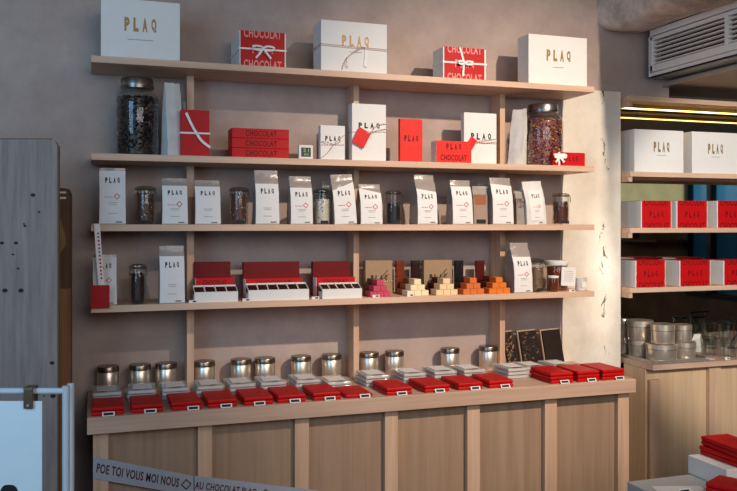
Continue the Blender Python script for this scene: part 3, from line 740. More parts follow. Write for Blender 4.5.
# upright bars in front of the wall
for x0, x1, m_, lb in ((396, 404.5, plain('amber_brown', (112,44,20), .35, var=.2, scale=60), 'reddish brown bar standing left of the near-black one'), (411.5, 420, plain('darkest', (42,20,18), .35), 'near-black bar standing left of the second kraft box'),
                 (455, 463.5, plain('blackish', (26,24,28), .35), 'black bar standing right of the second kraft box'), (476, 484.5, plain('maroon_brown', (80,22,18), .35), 'maroon bar standing beside the right upright')):
    t, w, h = gbox('upright_bar', lb, x0, x1, 260.5, YS+.17, z4, .012, m_, 'chocolate bar')
    MB().box(-w/2+.002, w/2-.002, -.002, 0, h*.52, h*.95, .001).build('face_panel', m_, t)
# pyramids of little bars
def pyramid(x0, x1, Y, fr_c, re_c, nm, desc, rows=3):
    X0, X1 = WX(x0, Y), WX(x1, Y); bw = (X1-X0)/3*.98; bh = .0215
    mf = plain('bar_front_'+nm, fr_c, .6, var=.06, scale=70); mr_ = plain('bar_rear_'+nm, re_c, .55, var=.12, scale=70)
    for r in range(rows):
        for k in range(3-r):
            xc = X1-bw*(3-k-.5)+bw*.5*r*-1 + 0
            xc = (X0+X1)/2+(k-(2-r)/2)*bw
            for q in range(2):
                d = .058; y0 = Y+q*.0600+r*.002
                o = MB().box(-bw/2+.0004, bw/2-.0004, 0, d, 0, bh-.0004, .0014).build('wrapped_bar', mf if q == 0 else mr_, None, False, (xc, y0, z4+r*bh))
                tag(o, f'{"front" if q == 0 else "rear"} {desc[q]} bar in the {["bottom","middle","top"][r]} row of the {nm} pyramid', 'bar', f'{nm} pyramid {"front" if q == 0 else "rear"} bars, {["bottom","middle","top"][r]} row')
pyramid(370, 391, YS+.018, (196,74,98), (92,70,40), 'pink', ('pink', 'olive brown'))
pyramid(407, 429, YS+.018, (240,222,180), (150,76,32), 'cream and caramel', ('cream', 'caramel'))
pyramid(436, 458, YS+.018, (236,206,160), (84,22,20), 'cream and maroon', ('cream', 'maroon'))
pyramid(463, 484.5, YS+.018, (214,112,52), (52,40,40), 'orange and charcoal', ('orange brown', 'charcoal'))
pyramid(489, 510.5, YS+.018, (222,120,44), (110,26,18), 'orange and maroon', ('orange', 'maroon red'))

# screw jars at the right end of the lowest shelf
def screw_jar(x0, x1, ytop, Y, label, clabel):
    X0, X1 = WX(x0, Y), WX(x1, Y); r = (X1-X0)/2; h = WZ((x0+x1)/2, ytop, Y)-z4; X = (X0+X1)/2
    t = thing('spread_jar', label, 'jar', (X, Y+r, z4))
    MB().lathe([(r*.88, 0), (r*.93, .004), (r*.93, h*.82), (r*.86, h*.88)], 28, cap=False).build('glass_body', M_glass, t, True)
    MB().lathe([(r*.97, h*.86), (r, h*.88), (r, h-.002), (r*.95, h), (.001, h)], 28).build('lid', M_white, t, True)
    o = MB().lathe([(r*.85, .003), (r*.88, .006), (r*.88, h*.80)], 28).build('chocolate_spread', plain('spread', (112,52,24), .3), None, True, (X, Y+r, z4)); tag(o, clabel, 'spread', None, 'stuff')
    return t, r, h
t, r, h = screw_jar(553, 573.5, 261, YS+.045, 'white-lidded jar of brown spread at the right end of lowest shelf', 'brown spread inside the larger white-lidded jar')
MB().box(-r*.30, r*1.1, -r*1.02-.002, -r*1.02, h*.18, h*.80, mat=Matrix.Rotation(.06, 4, 'Y')).build('hanging_label', M_label, t)
pr = MB()
for k in range(6): pr.box(-r*.05, r*.85, -r*1.02-.0026, -r*1.02-.002, h*(.66-k*.065), h*(.67-k*.065), mat=Matrix.Rotation(.06, 4, 'Y'))
pr.build('small_print', M_grey, t)
screw_jar(551.5, 561.0, 276, YS+.012, 'little white-lidded jar in front of the larger spread jar', 'brown spread inside the little jar')
cup = thing('plastic_cup', 'small translucent white tub at the end of lowest shelf', 'cup', (WX(580.5, YS+.05), YS+.05, z4))
MB().lathe([(.019, 0), (.021, .002), (.025, .05), (.0265, .053), (.0245, .053), (.019, .004), (.001, .004)], 28, cap=False).build('tub', film('frosted_plastic', (238,234,226), .75), cup, True)
MB().box(-.011, .011, -.0248, -.0242, .014, .038).build('label', M_label, cup)

# ---------------------------------------------------------------- price tags
TAGS = []
def price(px, Y, zb, where, rz=0, n=[0]):
    t = thing('price_tag', f'small white price tag {where}', 'price tag', (WX(px, Y), Y, zb), rz)
    R = Matrix.Rotation(math.radians(-35), 4, 'X')
    MB().box(-.019, .019, -.0006, .0006, 0, .0145, mat=R).build('card', M_white, t)
    MB().box(-.0145, .0145, -.0011, -.0007, .003, .0115, mat=R).build('black_print', M_ink, t)
def sprice(px, Y, zb, where):
    t = thing('price_tag', f'tiny white price tag {where}', 'price tag', (WX(px, Y), Y, zb))
    MB().box(-.014, .014, -.0006, .0006, 0, .010).build('card', M_white, t)
    MB().box(-.001, .010, -.0011, -.0007, .0025, .0075).build('black_print', M_ink, t)
for px, wh in ((193, 'beside the left open tray'), (246.5, 'at the left corner of the middle open tray'), (315.5, 'left of the right open tray'), (376, 'in front of the pink bars'),
               (410.5, 'in front of the cream and caramel bars'), (572, 'under the larger white-lidded spread jar')):
    sprice(px, YS+.008, z4, wh)

# ---------------------------------------------------------------- goods on the counter
# red wrapped bars
bw, bd, bh = .098, .158, .0128
def red_bar_mesh():
    b = MB(); b.box(-bw/2, bw/2, 0, bd, 0, bh, .0038)
    return b
proto = None
stacks = [(124,2),(163.5,2),(202.5,2),(238,2),(273.5,2),(306,2),(341,2),(373,1),(413,2),(450,2),(483,2),(513.5,2),(574,3),(600,3),(624.5,3)]
NUM = ['first','second','third','fourth','fifth','sixth','seventh','eighth','ninth','tenth','eleventh','twelfth','thirteenth','fourteenth','fifteenth']
rnd = random.Random(3)
pbar = None
YF = YC+.014
for i, (xr, nn) in enumerate(stacks):
    xc = WX(xr, YF)-bw/2
    for k in range(nn):
        lab = (f'{["bottom","top"][k] if nn==2 else ["bottom","middle","top"][k]} red wrapped bar of the {NUM[i]} stack from left on counter' if nn > 1 else 'single red wrapped bar, eighth pile from left on counter')
        loc = (xc+(rnd.uniform(-.0015, .0015)), YF+rnd.uniform(0, .004), ZT+k*(bh+.001)+.0002)
        if pbar is None:
            pbar = thing('chocolate_bar', lab, 'chocolate bar', loc, 0, 'red wrapped bars along the counter front')
            red_bar_mesh().build('wrapper', M_redbar, pbar)
            l = lettering([('PLAQ', 0, 0, .04, .016, 0)], plain('blind_print', (160,12,14), .5), pbar)
            for v in l.data.vertices: v.co = Vector((v.co.x, bd*.55+v.co.z, bh+.0003))
            ob = pbar
        else:
            ob = dup(pbar, loc, 0, lab)
        ob.rotation_euler = (0, 0, rnd.uniform(-.025, .025))
tags = [(108.5,0),(150.5,1),(193.5,2),(226.5,3),(260,4),(295.5,5),(330.5,6),(365.5,7),(402.5,8),(440.5,9),(476,10),(506,11),(565.5,12),(592.5,13),(620.5,14)]
for px, i in tags:
    price(px, YC+.004, ZT+.001, f'in front of the {NUM[i]} pile of red bars')
# clear wrapped bars with white labels
pw, pd, ph = .094, .135, .0125
def wrapped_proto(loc, lab):
    t = thing('wrapped_bar', lab, 'chocolate bar', loc, 0, 'clear wrapped bars with white labels behind the red bars')
    MB().box(-pw/2+.006, pw/2-.006, .006, pd-.006, .001, ph-.003, .001).build('bar', plain('pale_tablet', (196,190,184), .4, var=.15, scale=50), t)
    mb = MB(); mb.box(-pw/2, pw/2, 0, pd, 0, ph, .003)
    mb.build('clear_wrapper', M_clearfilm, t)
    MB().box(-pw/2+.016, pw/2-.014, .03, pd-.022, ph+.0002, ph+.0008).build('label', M_label, t)
    MB().box(-pw/2+.024, pw/2-.03, .008, .018, ph+.0002, ph+.0006).build('small_print', M_steeld, t)
    return t
pp = None
Yk = YC+.185
pk = [(122,3,Yk),(156.5,3,Yk),(190,3,Yk),(224,3,Yk),(256.5,3,Yk),(287,3,Yk),(321,3,Yk),(352,2,Yk),(390,3,Yk),(427,3,Yk),(457,3,Yk),(486,3,Yk),(529.5,3,Yk-.03),(548,2,Yk+.055),(575,2,Yk+.055)]
for i, (xr, nn, Yq) in enumerate(pk):
    xc = WX(xr, Yq)-pw/2
    for k in range(nn):
        lab = f'{["bottom","top"][k] if nn==2 else ["bottom","middle","top"][k]} clear wrapped bar of the {NUM[i]} pile from left behind the red bars'
        loc = (xc+rnd.uniform(-.002,.002), Yq+rnd.uniform(-.002,.003), ZT+.0002+k*(ph+.0014))
        if pp is None: pp = ob = wrapped_proto(loc, lab)
        else: ob = dup(pp, loc, 0, lab)
        ob.rotation_euler = (0, 0, rnd.uniform(-.04, .04))
# metal tins at the back
tn = None
tins = [(108,367),(140,367),(166,365),(204.5,363),(241,362),(265,360),(301,358),(331.5,356),(369,354.5),(394.5,353),(450,350),(488,350)]
for i, (px, yt) in enumerate(tins):
    Yt = YW-.060; X = WX(px, Yt)
    lab = f'shiny metal tin, {ORD[i]} in the row at the back of the counter'
    if tn is None:
        tn = thing('metal_tin', lab, 'tin', (X, Yt, ZT), 0, 'shiny tins at the back of the counter')
        r = .038; h = .094
        MB().lathe([(r*.96, 0), (r, .003), (r, h*.82), (r*.98, h*.83)], 32).build('tin_body', M_steel, tn, True)
        MB().lathe([(r*1.03, h*.80), (r*1.03, h*.97), (r*.99, h), (.001, h)], 32).build('lid', plain('tin_lid', (140,126,112), .3, metal=1), tn, True)
    else: dup(tn, (X, Yt, ZT), rnd.uniform(-.3, .3), lab)
# three nut-topped tablets leaning at the right end
for i, (x0, x1, cols, lb) in enumerate(((507.5, 517.5, [(30,18,16),(120,84,50),(44,28,22),(150,116,76)], 'leftmost leaning tablet, studded with nuts, at counter back right'),
                                (523.5, 541, [(30,18,16),(110,74,44),(40,24,20),(56,34,26)], 'middle leaning tablet with brown nuts at counter back right'),
                                (546.5, 564.5, [(34,20,20),(40,24,22),(30,16,16)], 'rightmost leaning tablet, plain dark chocolate, at counter back right'))):
    Yq = YW-.075; X0, X1 = WX(x0, Yq), WX(x1, Yq)
    w = X1-X0; h = .150
    t = thing('leaning_tablet', lb, 'chocolate bar', ((X0+X1)/2, Yq, ZT)); t.rotation_euler = (math.radians(-12), math.radians(-3), 0)
    MB().box(-w/2-.004, w/2+.001, .004, .016, .002, h+.006, .002).build('backing_card', plain('tan_card', (176,148,122), .6), t)
    MB().box(-w/2+.001, w/2-.001, -.006, .004, .006, h, .0015).build('tablet', plain('tablet_dark', (30,16,12), .6, var=.3, scale=60), t)
    if i < 2:
        nb = MB(); rn = random.Random(i)
        for q in range(70):
            c = Vector((rn.uniform(-w/2+.006, w/2-.006), -.0075, rn.uniform(.01, h-.006))); s = rn.uniform(.003, .006)
            M_ = Matrix.Translation(c) @ Matrix.Rotation(rn.uniform(0, 3), 4, 'Y'); nb.box(-s, s, -.002, .002, -s*.6, s*.6, .0012, mat=M_)
        nb.build('nut_topping', beans('nuts%d' % i, cols), t)['kind'] = 'stuff'

# ---------------------------------------------------------------- reflected lettering, modelled as a solid tape across the counter front
def reflection_strip(p, Y, label, texts, ink):
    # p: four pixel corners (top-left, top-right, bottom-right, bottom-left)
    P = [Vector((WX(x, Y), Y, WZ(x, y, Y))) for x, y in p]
    t = thing('reflected_band', label, 'ribbon', P[3]); o3 = P[3]
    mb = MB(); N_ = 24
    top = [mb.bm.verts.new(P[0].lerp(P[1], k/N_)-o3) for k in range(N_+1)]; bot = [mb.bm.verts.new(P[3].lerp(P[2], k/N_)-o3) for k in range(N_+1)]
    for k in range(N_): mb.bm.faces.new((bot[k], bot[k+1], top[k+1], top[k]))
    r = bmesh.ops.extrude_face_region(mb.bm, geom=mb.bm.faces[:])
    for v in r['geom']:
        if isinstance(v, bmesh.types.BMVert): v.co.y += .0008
    mb.build('band', film('reflection_film', (176,180,190), .82, .5), t)
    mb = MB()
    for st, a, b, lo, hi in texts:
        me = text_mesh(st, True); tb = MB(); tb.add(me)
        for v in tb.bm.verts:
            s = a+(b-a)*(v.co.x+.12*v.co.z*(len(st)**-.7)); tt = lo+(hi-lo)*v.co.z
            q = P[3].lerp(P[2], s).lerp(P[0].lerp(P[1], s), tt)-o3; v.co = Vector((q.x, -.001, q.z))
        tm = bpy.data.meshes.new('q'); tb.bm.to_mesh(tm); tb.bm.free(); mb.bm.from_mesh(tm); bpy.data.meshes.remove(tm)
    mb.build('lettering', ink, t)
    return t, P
ti = plain('reflection_ink', (84,44,48), .6)
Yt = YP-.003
t, P = reflection_strip([(93,456.5),(193.5,476),(193.5,496),(93,478.5)], Yt, 'pale printed ribbon slanting across the left counter panels', [('POE TOI VOUS MOI NOUS', .03, .845, .30, .74)], ti)
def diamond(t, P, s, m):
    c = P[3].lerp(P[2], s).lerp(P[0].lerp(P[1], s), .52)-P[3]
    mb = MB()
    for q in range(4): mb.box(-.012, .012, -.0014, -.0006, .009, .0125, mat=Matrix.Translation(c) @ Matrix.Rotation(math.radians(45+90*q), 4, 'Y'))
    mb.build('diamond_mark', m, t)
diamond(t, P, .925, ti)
t, P = reflection_strip([(194.5,475.5),(330,492),(330,512),(194.5,496)], Yt, 'second pale printed ribbon along the bottom of counter panels', [('AU CHOCOLAT PLAQ', .0, .44, .30, .72), ('POUR', .58, .80, .30, .72)], ti)
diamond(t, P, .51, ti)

# ---------------------------------------------------------------- right unit goods
YQ = YR+.018
for i, (a, b_, yt, lb, dd) in enumerate(((634.5, 683.5, 130, 'square white gift box, left one on the niche shelf', .12), (692, 744, 132.5, 'square white gift box with gold name, right one on niche shelf', .12))):
    t, w, h = gbox('gift_box', lb, a, b_, yt, YQ, ZR[1], dd, M_white, refx=(a+b_)/2)
    x_ = (661.5, 715.5)[i]
    lettering([('PLAQ', WX(x_, YQ)-t.location.x, h*.60, .085, .046, -.0006)], M_gold, t)
    MB().box(WX(x_, YQ)-t.location.x-.025, WX(x_, YQ)-t.location.x+.025, -.001, 0, h*.40, h*.41).build('small_print', M_gold, t)
for row, (zi, yt, spans) in enumerate(((2, 201, ((641,671.5),(676.5,707.5),(717,748))), (3, 260.5, ((635.5,665.5),(679.5,710.5),(723.5,754))))):
    for k, (a, b_) in enumerate(spans):
        t, w, h = gbox('sleeved_box', f'{["left","middle","right"][k]} red sleeved white box on the {["middle","lower"][row]} niche shelf', a, b_, yt, YQ, ZR[zi], .15 if k != 1 or row else .06, M_white, group='red sleeved boxes in the niche', refx=(a+b_)/2)
        sleeve(t, w, h, .15 if k != 1 or row else .06, .95, .0)
# tray with tins on side counter
zq = .9
tr = thing('metal_tray', 'shallow grey metal tray carrying the stacked tins', 'tray', (0, 0, zq))
Xa, Xb = XRC+.012, WX(710, YRC+.02)
mb = MB(); ya, yb = YRC+.02, YM-.05
mb.box(Xa, Xb, ya, yb, .001, .004)
mb.tube([(Xa, ya, .012), (Xb-.03, ya, .012), (Xb, ya+.03, .012), (Xb, yb, .012), (Xa, yb, .012), (Xa, ya, .012)], .0035, 8)
for (p, q) in (((Xa, ya), (Xb-.03, ya)), ((Xb-.03, ya), (Xb, ya+.03)), ((Xb, ya+.03), (Xb, yb)), ((Xa, yb), (Xa, ya))):
    mb.ribbon([(p[0], p[1], .007), (q[0], q[1], .007)], .011, .001)
mb.build('tray_pan', plain('tray_metal', (176,170,160), .4, metal=.7), tr)
def tin(px0, px1, Y, z, h, label, nm='round_tin'):
    X0, X1 = WX(px0, Y), WX(px1, Y); r = (X1-X0)/2; t = thing(nm, label, 'tin', ((X0+X1)/2, Y, z), rnd.uniform(0, 1), 'round metal tins on the tray')
    MB().lathe([(r*.95, 0), (r*.97, .002), (r*.97, h*.70)], 32).build('tin_body', M_steel, t, True)
    MB().lathe([(r, h*.68), (r, h*.97), (r*.96, h-.0005), (r*.9, h-.002), (.001, h-.002)], 32).build('lid', M_steel, t, True)
    MB().lathe([(r*1.004, h*.66), (r*1.004, h*.685)], 32).build('seam', M_steeld, t, True)
    return t
zt = zq+.0045
Yt_ = YRC+.098; hB = .072
tin(648.5, 674, Yt_, zt, hB, 'wide tin at the front of the bottom layer on tray'); tin(675, 693.5, Yt_+.01, zt, hB, 'bottom tin at the front right of the tray')
tin(630.5, 648.5, Yt_+.128, zt, hB, 'second bottom tin from left, on the tray'); tin(620.8, 628.2, Yt_+.21, zt, hB, 'leftmost bottom tin at the back of the tray')
tin(653, 672.5, Yt_, zt+hB, .086, 'tall narrow tin stacked on the wide front tin'); tin(675.5, 690, Yt_+.01, zt+hB, .078, 'upper tin at the front right of the tray')
tin(629.8, 651.0, Yt_+.128, zt+hB, .090, 'large upper tin with a dark band, second from left'); tin(620.3, 627.2, Yt_+.21, zt+hB, .088, 'leftmost upper tin at the back of the tray')
# white folded card, glasses, paper
pc = thing('white_card', 'small white folded card standing between tins and glasses', 'card', (WX(697, 3.17), 3.17, zq))
MB().prism([(-.030,0),(.03,0),(.033,.055),(.018,.085),(-.014,.085),(-.034,.045)], 0, .004).build('card_face', M_white, pc)
def tumbler(px, Y, z, r, h, label, rim=True):
    t = thing('glass_tumbler', label, 'glass', (WX(px, Y), Y, z))
    MB().lathe([(r*.85, 0), (r*.9, .003), (r, h), (r*.96, h), (r*.84, .006), (.001, .006)], 28, cap=False).build('glass_wall', M_glass, t, True)
    MB().tube([(r*.98*math.cos(a), r*.98*math.sin(a), h) for a in [k*2*math.pi/24 for k in range(25)]], .0016, 6).build('rim', M_lidglass, t, True)
    return t
tumbler(709.5, 3.07, zq, .040, .082, 'clear glass tumbler at the left on the side counter')
tumbler(728, 3.00, zq, .038, .085, 'clear glass tumbler at the right on the side counter')
t = tumbler(712, 3.22, zq, .036, .125, 'taller lidded glass behind the two tumblers'); MB().lathe([(.037, .126), (.037, .134), (.001, .138)], 24).build('lid', M_black, t, True)
t = tumbler(727, 3.23, zq, .036, .125, 'second lidded glass, further right behind the tumblers'); MB().lathe([(.037, .126), (.037, .134), (.001, .138)], 24).build('lid', M_black, t, True)
rack = thing('wire_rack', 'small black crossed wire rack at the right end of side counter', 'rack', (WX(738, 3.2), 3.2, zq))
rb = MB()
for sx in (-1, 1): rb.tube([(-.05*sx, 0, .004), (.05*sx, 0, .15)], .004, 6)
rb.tube([(-.06, 0, .15), (.06, 0, .15)], .004, 6).tube([(-.06, 0, .004), (.06, 0, .004)], .004, 6); rb.build('wires', M_black, rack, True)
o = MB().box(-.05, .035, -.035, .03, 0, .0012).build('paper_sheet', M_white, None, False, (WX(704, 3.0), 3.0, zq)); o.rotation_euler = (0, 0, .3); tag(o, 'white paper sheet lying beside the tin tray', 'paper')
sprice(727.5, YRC+.02, zq, 'on the side counter below the glasses')

# ---------------------------------------------------------------- left foreground
RZ = -AL
def at(px, Z):   # point at camera depth Z
    u = (px-CX)/F; return Vector((Z*(SA+u*CA), Z*(CA-u*SA), 0))
Zb = 2.5
P0 = at(57, Zb); ub = Zb/F
H = HC+(HZ-139.5)*ub
pt = thing('wooden_board', 'tall weathered grey wooden board with rounded corner at left', 'board', P0, RZ)
rcn = .02; wl = 1.0
poly = [(-wl, 0), (0, 0)]+[(-rcn+rcn*math.cos(a), H-rcn+rcn*math.sin(a)) for a in [k*math.pi/2/6 for k in range(7)]]+[(-wl, H)]
def weather():
    m, nt, b = nmat('weathered_board'); N, L = nt.nodes, nt.links
    tc = N.new('ShaderNodeTexCoord'); mp = N.new('ShaderNodeMapping'); mp.inputs['Scale'].default_value = (22, 22, 1.6)
    L.new(tc.outputs['Object'], mp.inputs['Vector'])
    n1 = N.new('ShaderNodeTexNoise'); n1.inputs['Scale'].default_value = 2; n1.inputs['Detail'].default_value = 8; n1.inputs['Roughness'].default_value = .65
    L.new(mp.outputs[0], n1.inputs['Vector'])
    r = N.new('ShaderNodeValToRGB'); e = r.color_ramp.elements
    e[0].position = .25; e[0].color = lin((118,106,100)); e[1].position = .7; e[1].color = lin((164,148,140))
    L.new(n1.outputs['Fac'], r.inputs['Fac']); L.new(r.outputs['Color'], b.inputs['Base Color']); b.inputs['Roughness'].default_value = .8
    return m
MB().prism(poly, 0, .012).build('board_face', weather(), pt)
MB().prism([(.0002,0),(.0045,0),(.0045,H-rcn),(.0002,H-rcn)], 0, .012).prism([(-wl, H), (-rcn, H), (-rcn, H+.004), (-wl, H+.004)], 0, .012).build('edge_band', plain('board_edge', (120,98,76), .7), pt)
kn = M_black
for px, py, rr_ in ((33,195,2.2),(24,224,1.0),(16,243,1.9),(2,243,1.9),(13,254.5,1.2),(18,268.5,1.3),(25,226,1.4),(39,212,1.2),(5,290.5,2.6),(21,290.5,2.6),(52,363,2.2),(53,396,2.6),(44,396,1.0)):
    X = (px-57)*ub; Zk = HC+(HZ-py)*ub; r_ = rr_*ub*1.0
    MB().prism([(X+r_*math.cos(a)*1.1, Zk+r_*math.sin(a)*.8) for a in [k*math.pi/6 for k in range(12)]], -.0008, 0).build('nail_hole' if rr_ < 2 else 'wood_knot', plain('knot_dark', (52,42,40), .7), pt)
# dark wooden upright behind it
Zk = 2.75; P1 = at(63, Zk); uk = Zk/F
br = thing('wooden_stand', 'dark brown wooden stand showing behind the weathered board', 'stand', P1, RZ)
Hk = HC+(HZ-188)*uk; wd = 6.5*uk
MB().prism([(-wd-.2, 0), (wd, 0), (wd, Hk-.02), (wd-.008, Hk-.004), (wd-.02, Hk), (-wd-.2, Hk)], 0, .025).build('back_board', wood('dark_brown_wood', (120,90,70), (84,62,50), 2), br)
MB().box(-wd-.02, wd+.004, -.03, -.001, 0, HC+(HZ-288)*uk).build('front_rail', wood('mid_brown_wood', (176,128,90), (138,98,68), 2), br)
MB().prism([(-wd, HC+(HZ-262)*uk), (wd-.012, HC+(HZ-246)*uk), (wd-.012, HC+(HZ-236)*uk), (-.012, HC+(HZ-215)*uk), (-wd, HC+(HZ-215)*uk)], -.012, -.001).build('brace', MATS['mid_brown_wood'], br)
for py in (192.5, 198): MB().box(-wd, wd*.5, -.004, -.001, HC+(HZ-py-1)*uk, HC+(HZ-py+1)*uk).build('pale_peg', M_label, br)
# white tubular frame with hanging poster
Zf = 1.9; uf = Zf/F; P2 = at(66, Zf)
wr = thing('poster_stand', 'white tubular metal display frame at lower left', 'frame', P2, RZ)
Mw = plain('white_tube', (196,206,214), .35, var=.02)
zt_ = HC+(HZ-391)*uf
MB().tube([(0, 0, 0), (0, 0, zt_+.012)], .0085, 12).build('upright_tube', Mw, wr, True)
MB().tube([(-.007, .05, 0), (-.007, .05, zt_+.008)], .008, 12).build('upright_tube', Mw, wr, True)
MB().tube([(-.95, 0, zt_), (0, 0, zt_)], .0075, 12).build('top_rail', Mw, wr, True)
MB().tube([(-.95, 0, 0), (-.95, 0, zt_+.01)], .0085, 12).build('upright_tube', Mw, wr, True)
MB().tube([(-.95, 0, .12), (0, 0, .12)], .0075, 12).build('lower_rail', Mw, wr, True)
MB().box(-.018, .026, -.03, .08, 0, .012, .003).build('foot', Mw, wr); MB().box(-.97, -.93, -.03, .08, 0, .012, .003).build('foot', Mw, wr)
# poster hanging by a clip
po = thing('poster', 'pale blue white poster with black lettering clipped on the frame', 'poster', P2+Vector((math.sin(RZ)*.012, -math.cos(RZ)*.012, 0)), RZ)
xa, xb_ = (-90-66)*uf, (44-66)*uf; zp = HC+(HZ-400)*uf
MB().box(xa, xb_, 0, .0015, .25, zp).build('sheet', plain('poster_paper', (220,236,242), .5, var=.01), po)
# big black rounded letter at the bottom, only its top shows in the photo
gx, gz, gr = (11.5-66)*uf, HC+(HZ-504)*uf, 10*uf
lb = MB()
def ringpts(k, R): 
    a = 2*math.pi*k/32; return (gx+R*math.copysign(abs(math.cos(a))**.6, math.cos(a)), gz+R*2.1*math.copysign(abs(math.sin(a))**.7, math.sin(a)))
v0 = []; 
for k in range(32):
    (xo, zo), (xi, zi) = ringpts(k, gr), ringpts(k, gr*.52)
    v0.append((lb.bm.verts.new((xo, -.0006, zo)), lb.bm.verts.new((xi, -.0006, zi))))
for k in range(32):
    a_, b_ = v0[k], v0[(k+1) % 32]; lb.bm.faces.new((a_[0], b_[0], b_[1], a_[1]))
lb.build('lettering', M_ink, po)
cl = thing('clip', 'brown metal clip holding the poster to the frame', 'clip', P2+Vector((0, 0, 0)), RZ)
cx0, cx1 = (27-66)*uf, (36-66)*uf; ctop, cbot = HC+(HZ-387)*uf, HC+(HZ-407)*uf
MB().box(cx0, cx1, -.020, -.0145, cbot, ctop, .001).box(cx0, cx1, -.020, .012, ctop, ctop+.003).box(cx0, cx1, .009, .012, cbot, ctop).build('clip_body', plain('bronze_clip', (122,104,84), .35, metal=.8), cl)
MB().lathe([(.003, 0), (.003, .002)], 12).build('rivet', M_steel, cl, True).matrix_local = Matrix.Translation(((cx0+cx1)/2, -.020, cbot+.008)) @ Matrix.Rotation(math.radians(90), 4, 'X')

# ---------------------------------------------------------------- display table at lower right
ZTb = .75
def on(px, py, z):   # point on a horizontal plane
    Z = F*(HC-z)/(py-HZ); p = at(px, Z); p.z = z; return p
A = on(627, 481.5, ZTb)
tb = thing('display_table', 'grey-topped display table with red bars at lower right', 'table', (A.x, A.y, 0), 0)
MB().box(0, 1.6, -1.2, 0, ZTb-.03, ZTb, .003).build('table_top', plain('grey_table_top', (176,176,174), .4, var=.04), tb)
for x, y in ((.04,-.04),(1.56,-.04),(.04,-1.16),(1.56,-1.16)): MB().box(x-.025, x+.025, y-.025, y+.025, 0, ZTb-.031).build('leg', M_black, tb)
q = 0
def tbar(px, py, n, desc, rz=0):
    global q
    p = on(px, py, ZTb)
    for k in range(n):
        ob = dup(pbar, (p.x, p.y, ZTb+.0005+k*(bh+.001)), rz+rnd.uniform(-.03, .03), f'{["bottom","second","third","fourth","top"][k] if n>1 else "single"} red bar {desc}', 'red bars on the display table')
p = on(737, 463, ZTb)
# back row stack just behind the white box
tbk = [(748, 482, 5, 'of the tall pile at the back of the display table', 0)]
wb = thing('white_box', 'flat white box under the red pile on display table', 'box', (0, 0, 0))
zs_ = ZTb
pz = on(752, 486, ZTb)
wb.location = (pz.x, pz.y, ZTb)
MB().box(-.09, .09, -.0, .16, .0, .055, .002).build('carton', M_white, wb)
for k in range(4):
    dup(pbar, (pz.x, pz.y, ZTb+.0555+k*(bh+.001)), rnd.uniform(-.04, .04), f'{["lowest","second","third","topmost"][k]} red bar of the pile on the white box', 'red bars piled on the white box')
pz = on(738, 506, ZTb)
for k in range(3):
    dup(pbar, (pz.x+.085, pz.y-.03, ZTb+.0005+k*(bh+.001)), .5+rnd.uniform(-.03, .03), f'{["bottom","middle","top"][k]} red bar of the front pile on display table', 'red bars at the display table front')
pz = on(683, 492, ZTb)
o = MB().box(-.07, .07, -.05, .05, 0, .001).build('paper_sheet', M_white, None, False, (pz.x, pz.y, ZTb)); o.rotation_euler = (0,0,-.3); tag(o, 'white paper sheet lying on the grey display table', 'paper')
price(686, pz.y-.02, ZTb+.0015, 'lying on the paper on the display table')

# ---------------------------------------------------------------- things seen in the niche mirror
ML = plain('painted_wall_glow', (226,216,176), .6, var=.25, scale=7, emit=(226,214,160), estr=.5)  # emission stands in for warm light falling on the far wall
o = thing('lit_wall_glow', 'warm glowing panel on the far wall seen in the niche mirror', 'light panel', (XR-.003, .72, 1.9))
MB().box(-.02, 0, -.46, .42, -.24, .10, .003).build('panel', ML, o)
pl = thing('potted_plant', 'leafy green plant reflected in the niche mirror', 'plant', (XR-.20, .72, 1.38))
MB().lathe([(.06, 0), (.08, .1), (.075, .1), (.01, .09)], 20).build('pot', W3, pl, True)
lf = MB(); rn = random.Random(5)
for k in range(150):
    a = rn.uniform(0, 6.28); c = Vector((rn.uniform(-.07, .07), rn.uniform(-.42, .42), .13+rn.uniform(0, .15))); s = rn.uniform(.012, .03)
    M_ = Matrix.Translation(c) @ Matrix.Rotation(rn.uniform(0, 6.28), 4, Vector((rn.uniform(-1,1), rn.uniform(-1,1), rn.uniform(-1,1))))
    lf.box(-s, s, -s*.35, s*.35, -.0006, .0006, mat=M_)
lf.build('foliage', plain('leaf_green', (70,92,50), .6), pl)['kind'] = 'stuff'
MB().box(-.10, .19, -.45, .45, -.02, -.001).build('plant_shelf', W4, pl)

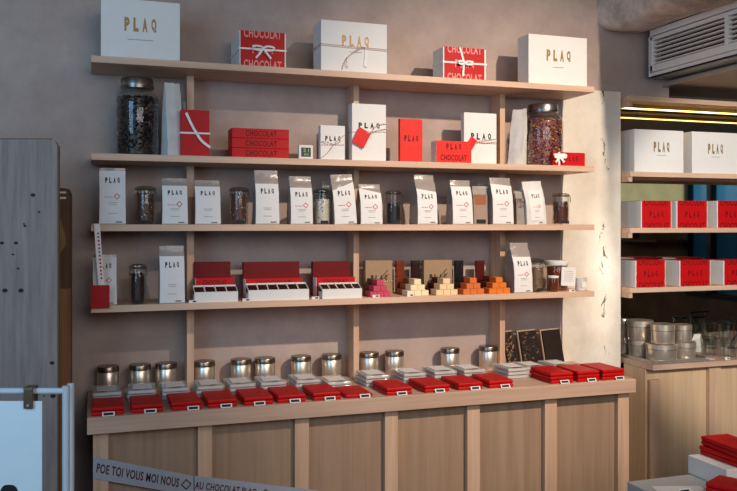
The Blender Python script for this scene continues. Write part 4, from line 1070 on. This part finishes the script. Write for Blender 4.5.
# ---------------------------------------------------------------- light
def spot(loc, target, power, col, size, blend=.5, rad=.04):
    l = bpy.data.lights.new('spot', 'SPOT'); l.energy = power; l.color = col; l.spot_size = math.radians(size); l.spot_blend = blend; l.shadow_soft_size = rad
    o = bpy.data.objects.new('ceiling_and_fill_spot', l); C.objects.link(o); o.location = loc
    o.rotation_euler = (Vector(target)-Vector(loc)).to_track_quat('-Z', 'Y').to_euler(); return o
def area(loc, target, power, col, sx, sy):
    l = bpy.data.lights.new('area', 'AREA'); l.energy = power; l.color = col; l.shape = 'RECTANGLE'; l.size = sx; l.size_y = sy
    o = bpy.data.objects.new('soft_light', l); C.objects.link(o); o.location = loc
    o.rotation_euler = (Vector(target)-Vector(loc)).to_track_quat('-Z', 'Y').to_euler(); return o
WARM = (1, .82, .66)
spot((2.1, -.2, 3.4), (1.62, 3.0, 1.36), 590, WARM, 43, .95)
spot((1.9, .6, 2.0), (3.0, 3.2, 1.30), 230, (1, .92, .84), 40, .5)  # added fill spot that brightens the niche boxes, not a ceiling lamp
area((-1.4, .9, 2.0), (-.2, 3.1, 1.6), 30, (.34, .66, 1), 1.2, 1.6)
area((.2, -.4, 2.2), (2.6, 2.7, 2.35), 12, (.7, .84, 1), .8, .8)
area((1.6, -1.8, 2.4), (1.4, 3.1, 1.3), 44, (1, .93, .90), 2.4, 1.4)
w = bpy.data.worlds.new('world'); bpy.context.scene.world = w; w.use_nodes = True
w.node_tree.nodes['Background'].inputs[0].default_value = (.35, .42, .5, 1); w.node_tree.nodes['Background'].inputs[1].default_value = .3

# ---------------------------------------------------------------- camera
cd = bpy.data.cameras.new('camera'); cam = bpy.data.objects.new('camera', cd); C.objects.link(cam)
cd.sensor_width = 36; cd.lens = F*36/737; cd.shift_y = -(245.5-HZ)/737; cd.clip_start = .05
cam.location = (0, 0, HC); cam.rotation_euler = (math.radians(90), 0, -AL)
bpy.context.scene.camera = cam
vs = bpy.context.scene.view_settings; vs.view_transform = 'Standard'; vs.look = 'None'; vs.exposure = 0; vs.gamma = 1
